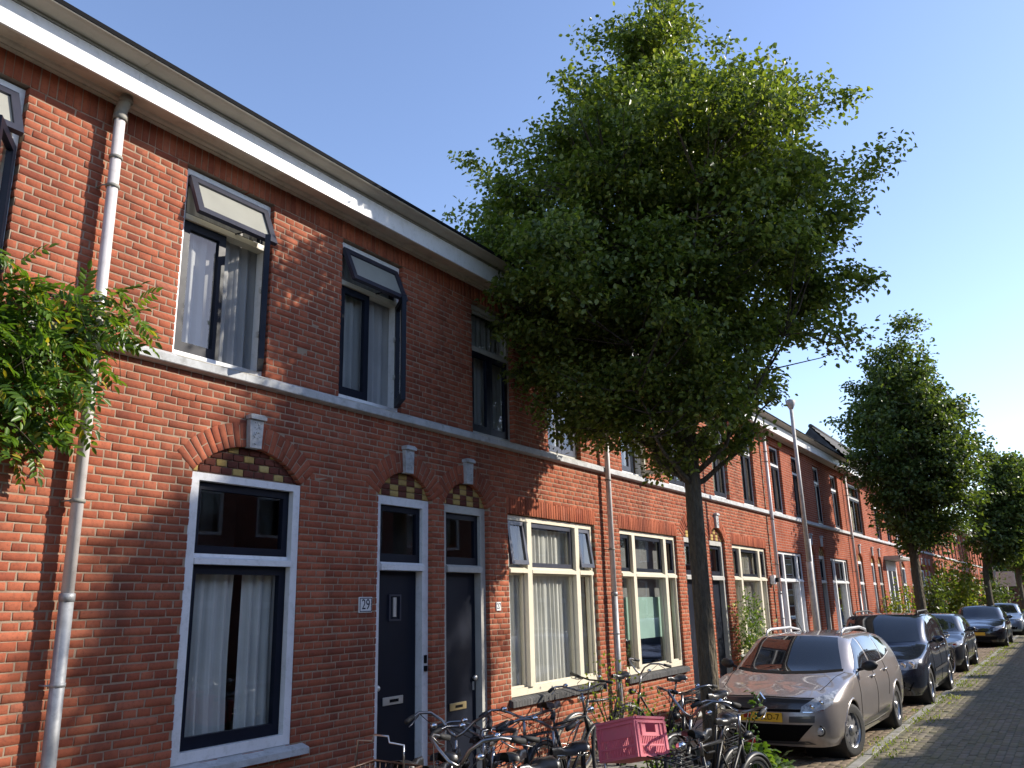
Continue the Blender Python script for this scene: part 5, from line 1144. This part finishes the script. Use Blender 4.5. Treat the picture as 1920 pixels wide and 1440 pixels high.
car(dict(L=4.40, W=1.79, H=1.60, wheels=(.92, 3.60), wr=.32, belt=1.05, cowl=(1.15, 1.05), nose=.79, roof_front=1.95, roof_rear=4.22, tail=1.05, tumble=.76, paint=BLUEB, steer=0, spokes=7, bow=.12, details=mpv,
         label='dark blue people carrier parked behind the taupe estate car'), (17.05, 3.36, 0), R(-.5))
car(dict(L=4.3, W=1.76, H=1.44, wheels=(.85, 3.45), wr=.315, belt=.94, cowl=(1.25, .96), nose=.72, roof_front=1.95, roof_rear=3.9, tail=.95, paint=GREYB, details=saloon, label='dark grey hatchback half hidden behind the people carrier and a bicycle'), (24.6, 3.45, 0), 0)
car(dict(L=4.83, W=1.86, H=1.49, wheels=(.95, 3.70), wr=.33, belt=.96, cowl=(1.35, .98), nose=.74, roof_front=2.1, roof_rear=4.1, tail=.98, paint=BLK, bars=4, details=saloon, label='black car with chrome grille and yellow plate facing the viewer'), (36.4, 3.25, 0), 0)
car(dict(L=4.4, W=1.82, H=1.47, wheels=(.88, 3.53), wr=.325, belt=.95, cowl=(1.3, .97), nose=.74, roof_front=2.0, roof_rear=3.95, tail=.97, paint=SILB, details=saloon, label='pale blue-grey car at the right edge behind the black car'), (46.5, 3.1, 0), 0)
# ---------------------------------------------------------------- bicycles
BPAINT = mat('bike_black', (.010, .010, .011), .42, var=.1, coat=.08, spec=.35)
BGREY = mat('bike_grey', (.10, .105, .11), .35, metal=.5, var=.1)
SADB = mat('saddle_black', (.016, .016, .017), .32, var=.1, bump=.1)
SADN = mat('saddle_brown', (.10, .05, .03), .45, var=.2)
GRIP = mat('grip_rubber', (.015, .015, .015), .7, var=.1)
RIMP = mat('pale_tyre', (.50, .46, .38), .7, var=.1)
BARM = mat('dull_handlebar_steel', (.30, .30, .31), .34, metal=1, var=.15, vscale=20)
def arc(cx, cz, r, a0, a1, n=18, y=0): return [(cx+r*math.cos(a0+(a1-a0)*i/n), y, cz+r*math.sin(a0+(a1-a0)*i/n)) for i in range(n+1)]
def fender(cx, cz, r, a0, a1, w=.055):
    P = []
    for i in range(25):
        a = a0+(a1-a0)*i/24; P.append([(cx+(r+dz)*math.cos(a), y, cz+(r+dz)*math.sin(a)) for y, dz in ((-w/2, -.018), (-w/2*.8, -.002), (0, .004), (w/2*.8, -.002), (w/2, -.018))])
    return MB().grid(P)
WHEELS = {}
def wheel_meshes(rr, pale):
    k = (rr, pale)
    if k not in WHEELS:
        ty = MB().tube([(rr*math.cos(a), 0, rr*math.sin(a)) for a in np.linspace(0, 2*math.pi, 40, endpoint=False)], .020, 8, closed=True).mesh('tyre', RIMP if pale else RUBBER)
        rm = MB().lathe([(rr-.022, -.013), (rr-.034, -.014), (rr-.040, -.006), (rr-.040, .006), (rr-.034, .014), (rr-.022, .013)], (0, 0, 0), 'y', 40).mesh('rim', STEEL)
        sp = MB()
        for i in range(28):
            a = 2*math.pi*i/28; s = .028 if i % 2 else -.028; b = a+(.35 if i % 4 < 2 else -.35)
            sp.tube([(.02*math.cos(b), s, .02*math.sin(b)), ((rr-.036)*math.cos(a), s*.1, (rr-.036)*math.sin(a))], .0016, 3, caps=False)
        hub = MB().lathe([(.0, -.05), (.008, -.05), (.008, -.035), (.022, -.03), (.016, -.02), (.016, .02), (.022, .03), (.008, .035), (.008, .05), (0, .05)], (0, 0, 0), 'y', 12).mesh('wheel', STEEL)
        WHEELS[k] = (ty, rm, sp.mesh('spokes', STEEL), hub)
    return WHEELS[k]
def bicycle(label, loc, rz, style='lady', lean=0., saddle=SADB, paint=BPAINT, bars='swept', carrier=True, front=None, pale=False, steer=0., basket=False, sh=.98):
    root = empty('bicycle', loc, label, 'bicycle', 'bicycles parked at the terrace'); root.rotation_euler = (lean, 0, rz); ORG[root.name] = Vector((0, 0, 0))
    B = lambda mb, n, m, p=None: mb.build(n, m, p or root)
    rr = .325; wz = .345; fx, rx = .555, -.555
    def wheel(x, st=0):
        ty, rm, sp, hub = wheel_meshes(rr, pale); w = link('wheel', hub, root, (x, 0, wz), (0, 0, st)); link('tyre', ty, w); link('rim', rm, w); link('spokes', sp, w)
    wheel(rx); wheel(fx, steer)
    bb = (-.10, 0, .29); seat = (-.255, 0, .66); hb = (.375, 0, .64); ht = (.335, 0, .84)
    f = MB(); f.tube([bb, (-.30, 0, .80)], .016, 8); f.tube([hb, ht], .019, 8)
    if style == 'lady': f.tube([(hb[0], 0, hb[2]+.02), (.18, 0, .42), (.05, 0, .33), bb], .017, 8); f.tube([(ht[0], 0, ht[2]-.03), (.17, 0, .60), (-.0, 0, .46), (-.165, 0, .46)], .014, 8)
    else: f.tube([(hb[0], 0, hb[2]+.02), bb], .017, 8); f.tube([(ht[0]+.005, 0, ht[2]-.03), (-.29, 0, .80)], .015, 8)
    for y in (-.05, .05): f.tube([(bb[0], y*.5, bb[2]), (rx, y, wz)], .010, 6); f.tube([(-.265, y*.4, .70), (rx, y, wz)], .008, 6)
    B(f, 'frame', paint)
    k = MB()
    for y in (-.055, .055): k.tube([(.385, y*.35, .60), (.42, y, .56), (.50, y, .42), (fx, y, wz)], [.014, .013, .011, .009], 7)
    B(k, 'fork', paint)
    B(fender(rx, wz, .372, R(-15), R(172)), 'mudguard', paint); B(fender(fx, wz, .372, R(35), R(185)), 'mudguard', paint)
    B(MB().prism([(rx-.05, wz-.045), (bb[0]+.10, bb[2]-.085), (bb[0]+.145, bb[2]), (bb[0]+.10, bb[2]+.085), (rx-.05, wz+.045)], 'y', -.085, -.06), 'chain_case', paint)
    cr = MB(); cr.lathe([(0, -.05), (.085, -.052), (.085, -.058), (0, -.058)], bb, 'y', 18); cr.tube([(bb[0], -.10, bb[2]), (bb[0]+.10, -.11, bb[2]-.13)], .009, 6); cr.tube([(bb[0], .09, bb[2]), (bb[0]-.10, .10, bb[2]+.13)], .009, 6); cr.tube([(bb[0], -.1, bb[2]), (bb[0], .09, bb[2])], .012, 8); c = B(cr, 'crank', STEEL)
    for x, y, z in ((bb[0]+.10, -.15, bb[2]-.13), (bb[0]-.10, .14, bb[2]+.13)): MB().bbox(x-.05, x+.05, y-.045, y+.045, z-.012, z+.012, .004).build('pedal', GRIP, c)
    # saddle with sprung rails
    B(MB().tube([(-.29, 0, .78), (-.325, 0, sh-.05)], .013, 8), 'seat_post', BARM)
    P = []
    for i in range(13):
        t = i/12; x = -.325+.16-.29*t; w = .018+.085*max(0, (t-.12)/.88)**1.5*1.15 if t < .93 else .075; w = w if t < 1 else .035; row = []
        for j in range(11):
            a = math.pi*j/10; row.append((x, w*math.cos(a)*(1.0), sh+(.012+.02*t*t)-.055+.055*math.sin(a)**.6-(.015 if 0.3 < t < .6 else 0)))
        P.append(row)
    s_ = B(MB().grid(P), 'saddle', saddle)
    sp = MB()
    for y in (-.05, .05):
        sp.tube([(-.325+.12, y*.3, sh-.045), (-.40, y, sh-.06), (-.44, y, sh-.03)], .005, 5); sp.tube([(-.43+.014*math.cos(a), y+.014*math.sin(a), sh-.065+.045*a/19) for a in np.linspace(0, 19, 30)], .0035, 4)
    sp.build('saddle_spring', STEEL, s_)
    # handlebar
    hz = 1.06; B(MB().tube([ht, (.318, 0, hz-.02)], .0125, 8), 'stem', BARM)
    cs, sn = math.cos(steer), math.sin(steer)
    rot = lambda p: (.318+(p[0]-.318)*cs-p[1]*sn, (p[0]-.318)*sn+p[1]*cs, p[2])
    if bars == 'swept': half = [(.318, 0, hz), (.36, .06, hz+.005), (.375, .13, hz+.03), (.345, .21, hz+.055), (.27, .265, hz+.06), (.16, .285, hz+.045), (.10, .29, hz+.035)]; g0 = 5
    elif bars == 'high': half = [(.318, 0, hz), (.345, .05, hz+.03), (.36, .12, hz+.10), (.335, .20, hz+.15), (.25, .26, hz+.155), (.14, .285, hz+.13), (.09, .29, hz+.12)]; g0 = 5
    else: half = [(.318, 0, hz), (.325, .10, hz+.01), (.315, .20, hz+.015), (.295, .31, hz+.02)]; g0 = 2
    for s in (1, -1):
        q = [rot((x, y*s, z)) for x, y, z in half]; h = B(MB().tube(q, .0105, 8), 'handlebar', BARM if bars != 'flat' else BPAINT)
        MB().tube([Vector(q[g0]).lerp(Vector(q[g0-1]), .35), q[g0], Vector(q[-1])+(Vector(q[-1])-Vector(q[-2]))*.35], [.0165, .018, .0175], 8).build('grip', GRIP, h)
        MB().tube([Vector(q[g0-1])+Vector((0, 0, -.015)), Vector(q[g0])+Vector((.03, 0, -.035)), Vector(q[-1])+Vector((.03, 0, -.04))], .005, 5).build('brake_lever', BARM, h)
        MB().tube([q[g0-1], (.42, s*.10, hz-.05), (.42, s*.02, .85)], .003, 4).build('brake_cable', GRIP, h)
    MB().ball(rot((.33, .17, hz+.065)), .028, 10, sc=(1, 1, .7)).build('bell', CHROME, root)
    MB().lathe([(0, .055), (.03, .05), (.036, .02), (.03, -.02), (.016, -.05), (0, -.058)], (.455, 0, .86), 'x', 14).build('front_lamp', BPAINT if style == 'lady' else CHROME, root); MB().tube([(.40, 0, .85), (.37, 0, .82)], .006, 5).build('lamp_bracket', STEEL, root)
    if carrier:
        c = MB()
        for y in (-.065, -.022, .022, .065): c.tube([(-.40, y, .755), (-.90, y, .765)], .005, 5)
        c.tube([(-.40, -.07, .755), (-.385, 0, .755), (-.40, .07, .755)], .006, 5); c.tube([(-.90, -.07, .765), (-.92, 0, .767), (-.90, .07, .765)], .006, 5)
        for x in (-.52, -.66, -.80): c.tube([(x, -.068, .76), (x, .068, .76)], .004, 5)
        for y in (-.075, .075): c.tube([(-.55, y*.9, .757), (rx, y*.8, wz)], .006, 5); c.tube([(-.84, y*.9, .762), (rx-.01, y*.8, wz)], .006, 5)
        cc = B(c, 'carrier', GRIP); MB().bbox(-.945, -.925, -.045, .045, .70, .745, .006).build('rear_lamp', REDL, cc)
    st = MB()
    for y in (-.06, .06): st.tube([(-.40, y*.6, .32), (-.44, y*1.6, .02)], .009, 6)
    B(st, 'kickstand', BPAINT)
    if basket:
        b = MB(); z0, z1 = .80, 1.02
        for k in range(6):
            z = z0+(z1-z0)*k/5; w = .15+.02*k/5; l = .19+.02*k/5; b.tube([(-.68-l, -w, z), (-.68+l, -w, z), (-.68+l, w, z), (-.68-l, w, z)], .007 if k == 5 else .005, 5, closed=True)
        for t in np.linspace(-1, 1, 9): 
            for s in (1, -1): b.tube([(-.68+t*.19, s*.15, z0), (-.68+t*.21, s*.17, z1)], .004, 4); b.tube([(-.68+s*.19, t*.15, z0), (-.68+s*.21, t*.17, z1)], .004, 4)
        b.box(-.86, -.50, -.145, .145, .785, .80); bb_ = B(b, 'basket', SADN)
        MB().tube([(-.68, -.17, z1), (-.68, -.16, z1+.15), (-.68, -.06, z1+.155), (-.68, -.05, z1+.19), (-.68, .05, z1+.19), (-.68, .06, z1+.155), (-.68, .16, z1+.15), (-.68, .17, z1)], .006, 6).build('basket_handle', STEEL, bb_)
    if front == 'carrier':
        c = MB(); 
        for y in (-.14, -.07, 0, .07, .14): c.tube([(.42, y, .80), (.76, y, .80)], .006, 5)
        for x in (.42, .53, .65, .76): c.tube([(x, -.15, .80), (x, .15, .80)], .006, 5)
        for y in (-.1, .1): c.tube([(.70, y, .80), (fx, y*.6, wz)], .007, 5); c.tube([(.42, y*.3, .80), (.345, 0, .80)], .008, 5)
        B(c, 'front_carrier', GRIP)
    return root
def put_bike(label, px, py, rz_deg, z=.98, **kw):
    s = at_z(px, py, z); a = R(rz_deg); sx = -.35; kw.setdefault('sh', z-.0)
    return bicycle(label, (s.x-sx*math.cos(a), s.y-sx*math.sin(a), 0), a, **kw)
put_bike('black bicycle with a wire-handled basket on its carrier, leftmost of the bicycles', 750, 1430, 10, basket=True, bars='high', steer=R(12), lean=R(3), z=1.0)
put_bike('black bicycle in front of the dark door of 27, third from the left', 854, 1414, 15, bars='swept', steer=R(-14), lean=R(-3), z=1.0)
put_bike('low black bicycle squeezed between the basket bicycle and the door of 27', 806, 1440, 8, bars='swept', z=.97, lean=R(2), steer=R(6))
put_bike('black bicycle with a large glossy saddle, fourth from the left', 912, 1384, 8, bars='swept', steer=R(10), z=1.0, style='gent')
put_bike('black bicycle with chrome bullet lamp left of the pink crate', 1078, 1400, 158, bars='swept', steer=R(-20), z=.97, lean=R(2), style='gent')
put_bike('black gentleman\'s bicycle with a brown leather saddle below the wide cream window', 1042, 1320, 0, style='gent', saddle=SADN, bars='swept', z=1.0, lean=R(-4), steer=R(18))
put_bike('grey sports bicycle with flat bars leaning by the second downpipe', 1150, 1262, 172, style='gent', paint=BGREY, bars='flat', z=1.08, carrier=False, lean=R(-6), steer=R(-8), pale=True)
put_bike('black bicycle with worn saddle in the middle of the tangle', 968, 1416, 6, bars='swept', z=.98, lean=R(-2), steer=R(-10), style='gent')
put_bike('black bicycle turned the other way between the tangle and the crate', 1020, 1432, 168, bars='high', z=.99, lean=R(2), steer=R(8))
crate_bike = put_bike('black bicycle carrying the pink crate on its front carrier', 1334, 1342, 176, style='gent', front='carrier', bars='high', z=.98, lean=R(-7), steer=R(-6))
put_bike('black bicycle with round-nosed saddle nearest the tree trunk', 1298, 1372, -8, bars='swept', z=.98, lean=R(3))
put_bike('black bicycle with red rear light and carrier in front of the taupe car', 1352, 1300, 170, bars='swept', z=1.0, lean=R(3), steer=R(15), saddle=SADB)
put_bike('bicycle with tall curved bars standing among the weeds by the wall', 1262, 1268, 158, bars='high', z=.98, lean=R(-5))
# the far one between the cars
fb = at_z(1806, 1247, 0); bicycle('bicycle parked between the people carrier and the grey hatchback', (23.4, 3.0, 0), R(165), style='lady', lean=R(-4), bars='flat')
fb2 = bicycle('bicycle standing behind the black car at the kerb', (42.6, 2.9, 0), R(200), style='lady', bars='swept')
# pink crate
PINK = mat('pink_plastic', (.80, .19, .235), .5, var=.04, vscale=4, dirt=((.72, .20, .22), 15))
def crate():
    L_, W_, H_ = .44, .33, .29; t = .012
    c0 = Vector((6.22, 2.99, 1.10)); u = Vector((.30, .90, -.22)).normalized(); v = Vector((.80, -.50, -.06)); v = (v-u*v.dot(u)).normalized(); w = u.cross(v)
    if w.z < 0: w = -w
    ctr = c0+u*L_/2+v*W_/2-w*H_
    M_ = Matrix(((u.x, v.x, w.x, ctr.x), (u.y, v.y, w.y, ctr.y), (u.z, v.z, w.z, ctr.z), (0, 0, 0, 1)))
    if M_.to_3x3().determinant() < 0:
        for i in range(3): M_[i][0] *= -1
    root = bpy.data.objects.new('crate', None); COL.objects.link(root); root.matrix_world = M_; tag(root, 'pink plastic crate with slotted sides on the front of a bicycle', 'crate'); ORG[root.name] = Vector((0, 0, 0))
    MB().box(-L_/2+t, L_/2-t, -W_/2+t, W_/2-t, 0, t).build('base', PINK, root)
    def wall(along, pos, ln, handle):
        m = MB()
        def b(a0, a1, z0, z1, d0=0., d1=t):
            s = 1 if pos > 0 else -1; p0, p1 = sorted((pos-s*d1, pos-s*d0))
            if along == 'x': m.box(a0, a1, p0, p1, z0, z1)
            else: m.box(p0, p1, a0, a1, z0, z1)
        h = ln/2
        b(-h, h, H_-.018, H_, -.010, t); b(-h, h, H_-.048, H_-.034, -.008, t); b(-h, h, H_-.034, H_-.0181, 0, t*.8)
        if handle: b(-h, -.055, .155, H_-.048, .003); b(.055, h, .155, H_-.048, .003); b(-.055, .055, .155, .175, .003); 
        else: b(-h, h, .155, H_-.048, .003)
        b(-h, -h+.03, .0, .155, 0); b(h-.03, h, .0, .155, 0); b(-h+.03, h-.03, .0, .02, 0); b(-h+.03, h-.03, .078, .092, .001); b(-h+.03, h-.03, .148, .1549, 0)
        n = int((ln-.06)/.018)
        for k in range(n):
            a = -h+.03+(k+.5)*(ln-.06)/n; b(a-.0042, a+.0042, .02, .078, .003, t*.8); b(a-.0042, a+.0042, .092, .148, .003, t*.8)
        for s in (-1, 1): b(s*h-.012 if s > 0 else -h, h if s > 0 else -h+.012, .0, H_-.048, -.008, 0); b(s*(h-.05)-.004, s*(h-.05)+.004, .155, H_-.048, -.006, .003)
        m.build('side_panel', PINK, root)
    wall('x', -W_/2, L_, False); wall('x', W_/2, L_, False); wall('y', -L_/2, W_-2*t, True); wall('y', L_/2, W_-2*t, True)
crate()
# ---------------------------------------------------------------- street furniture and small things
LPOLE = mat('lamp_post_paint', (.50, .475, .44), .5, var=.08, vscale=3, dirt=((.30, .25, .20), 8))
lx, ly = 16.75, 4.17
lp = empty('street_lamp', (lx, ly, 0), 'pale leaning street lamp post rising in front of the third downpipe', 'street lamp')
MB().tube([(lx+.10, ly-.0, 0), (lx+.05, ly, 2.6), (lx+.045, ly, 2.62)], [.062, .060, .05], 14).build('post_base', LPOLE, lp)
MB().tube([(lx+.045, ly, 2.6), (lx, ly, 5.65)], [.046, .034], 14).build('post', LPOLE, lp)
MB().tube([(lx+.155, ly-.03, 0), (lx+.11, ly-.03, 2.3), (lx+.10, ly-.03, 3.05)], [.022, .022, .03], 8).build('cable_guard', WHITE, lp)
hd = MB().tube([(lx, ly, 5.62), (lx, ly, 5.72), (lx, ly, 5.80), (lx, ly, 5.84)], [.034, .085, .10, .02], 16).build('lamp_head', LPOLE, lp)
MB().tube([(lx, ly, 5.66), (lx, ly, 5.70), (lx, ly, 5.705)], [.05, .075, .075], 16).build('lamp_glass', GLASS_PALE, hd)
# house number tiles
TILEW = mat('enamel_white', (.78, .78, .76), .15, var=.02, coat=.5); INK = mat('enamel_blue_black', (.012, .014, .04), .25, var=.02)
def number(x0, x1, z0, z1, txt, label, toothed=True):
    c = Vector(((x0+x1)/2, F-.012, z0)); t = MB().bbox(x0, x1, F-.014, F+.002, z0, z1, .004).build('number_tile', TILEW, None, base=c); tag(t, label, 'number tile')
    w, h = x1-x0, z1-z0; g = MB()
    if toothed:
        n = 9
        for i in range(n):
            a = x0+.012+(w-.024)*(i+.5)/n
            for zz in (z0+.012, z1-.012): g.box(a-.006, a+.006, F-.0152, F-.0138, zz-.005, zz+.005)
            b = z0+.012+(h-.024)*(i+.5)/n
            for xx in (x0+.012, x1-.012): g.box(xx-.005, xx+.005, F-.0152, F-.0138, b-.006, b+.006)
        g.build('border', INK, t)
    m = text_mesh(txt, h*.92, INK, 'digits'); o = link('digits', m, t, (0, -.003, h*.5), (R(90), 0, 0)); o.scale = (.86, 1, 1)
number(5.95, 6.13, 1.91, 2.055, '29', 'square white enamel tile with the number 29')
number(8.24, 8.335, 1.885, 1.985, '27', 'small white enamel tile with the number 27 in leaf shade', False)
# wall box beside the third downpipe
wb_ = MB().bbox(19.14, 19.30, F-.10, F+.0, 2.25, 2.45, .01).build('wall_lamp', WHITE, None, base=Vector((19.22, F, 2.25))); tag(wb_, 'small white wall lamp left of the third downpipe', 'lamp'); MB().bbox(19.20, 19.29, F-.16, F-.101, 2.30, 2.40, .01).build('lamp_shade', BLACK, wb_)
# things in the window of 25
BLIND = cloth_mat('green_blind', (.42, .60, .52), .25)
tag(MB().box(11.72, 14.35, F+.20, F+.204, 1.38, 2.02).build('window_blind', BLIND, None, base=Vector((12.9, F+.2, 1.38))), 'pale green half blind in the wide window of 25', 'blind')
tag(MB().box(11.72, 14.35, F+.24, F+.246, 1.95, 2.95).build('window_blind', mat('grey_blind', (.16, .16, .16), .8), None, base=Vector((12.9, F+.24, 1.95))), 'dark grey blind above the green half blind', 'blind')
bush('window_plant', 'green pot plant on the sill inside the wide window of 25', 'plant', (12.32, F+.22, 1.0), .10, .26, 120, .06, GLEAF, 51, 6)
bush('spiky_plant', 'spiky green plant inside the left light of the window of 25', 'plant', (11.78, F+.22, 1.0), .08, .3, 90, .08, YLEAF, 52, 6, shape='lance')
# pitched tiled roof rising behind the cornice
PAN = mat('pantile', (.060, .060, .064), .7, var=.3, vscale=3, col2=(.022, .022, .026), spec=.25)
def pantiles(hs, X0, X1):
    y0, y1, z0, z1 = F+.4, 9.3, 6.2, 9.9
    nr, nc = 16, int((X1-X0)/.05); m = MB(); P = []
    for i in range(nr):
        for e in (0, .98):
            t = (i+e)/nr; lift = .06*(1-e); P.append([(X0+(X1-X0)*j/nc, y0+(y1-y0)*t, z0+(z1-z0)*t+lift+.035*math.sin(2*math.pi*j*.05/.30)) for j in range(nc+1)])
    m.grid(P); r = tag(m.build('pantile_roof', PAN, hs), kind='stuff')
    for xg in (X0+.01, X1-.01): MB().add([(xg, y0, 5.9), (xg, y1+3.4, 5.9), (xg, y1, z1-.05)], [(0, 1, 2)]).build('gable', PAN, hs)
    MB().tube([(X0, y1, z1+.02), (X1, y1, z1+.02)], .11, 8).build('ridge', PAN, hs)
    MB().add([(X0, y1, z1), (X1, y1, z1), (X1, y1+3.4, 5.9), (X0, y1+3.4, 5.9)], [(0, 1, 2, 3)]).build('rear_slope', PAN, hs)
for k_, hs in enumerate(FARH[:2]): pantiles(hs, 40.6+6.2*k_, 46.8+6.2*k_-.02)
# the building across the end of the street, a signpost in front
eb = empty('end_building', (104, 4, 0), 'dark brick building closing the street at the far right', 'building')
wall_cells(eb, -14, 30, 0, 8.0, [(a, a+1.6, z, z+1.9) for a in range(-12, 28, 4) for z in (1.0, 4.6)], 0, .3, BWALL2).rotation_euler = (0, 0, R(-90)); 
w_ = [c for c in eb.children][0]; w_.data.transform(Matrix.Translation(org(eb))); w_.location = (0, 0, 0)
for a in range(-12, 28, 4):
    for z in (1.0, 4.6):
        y = 4-a; w2 = MB(); w2.box(104.1, 104.2, y-1.6, y-1.5, z, z+1.9); w2.box(104.1, 104.2, y-.1, y, z, z+1.9); w2.box(104.1, 104.2, y-1.5, y-.1, z+1.8, z+1.9); w2.box(104.1, 104.2, y-1.5, y-.1, z, z+.1); w2.box(104.1, 104.2, y-1.5, y-.1, z+1.2, z+1.3)
        wo_ = w2.build('window', WHITE, eb); MB().add([(104.15, y-1.5, z+.1), (104.15, y-.1, z+.1), (104.15, y-.1, z+1.8), (104.15, y-1.5, z+1.8)], [(0, 1, 2, 3)]).build('pane', CGLASS, wo_)
MB().box(103.9, 112, -26, 18, 8.0, 8.3).build('roof', ROOFM, eb)
for i, (tx, ty, h) in enumerate([(96, 6.5, 11), (98, -1, 12), (88, 1.2, 9)]):
    bush('broadleaf_tree', ['dark tree in front of the end building, left', 'dark tree in front of the end building, right', 'tree at the far right edge behind the parked cars'][i], 'tree', (tx, ty), 3.2, h, 2600, .5, LEAF2, 60+i, 26)
sg = empty('street_sign', (74, 4.1, 0), 'beige board on a post at the far end of the street', 'sign'); MB().tube([(74, 4.1, 0), (74, 4.1, 3.2)], .05, 8).build('post', LPOLE, sg); MB().bbox(73.95, 74.0, 3.5, 4.7, 2.4, 3.5, .01).build('board', LPOLE, sg)
lp2 = empty('street_lamp', (66, 4.3, 0), 'distant pale lamp post near the right edge', 'street lamp'); MB().tube([(66, 4.3, 0), (66.2, 4.3, 5.4)], [.10, .07], 10).build('post', LPOLE, lp2); MB().tube([(66.2, 4.3, 5.3), (66.2, 4.3, 5.45), (66.2, 4.3, 5.6), (66.2, 4.3, 5.65)], [.04, .15, .17, .02], 12).build('lamp_head', LPOLE, lp2)
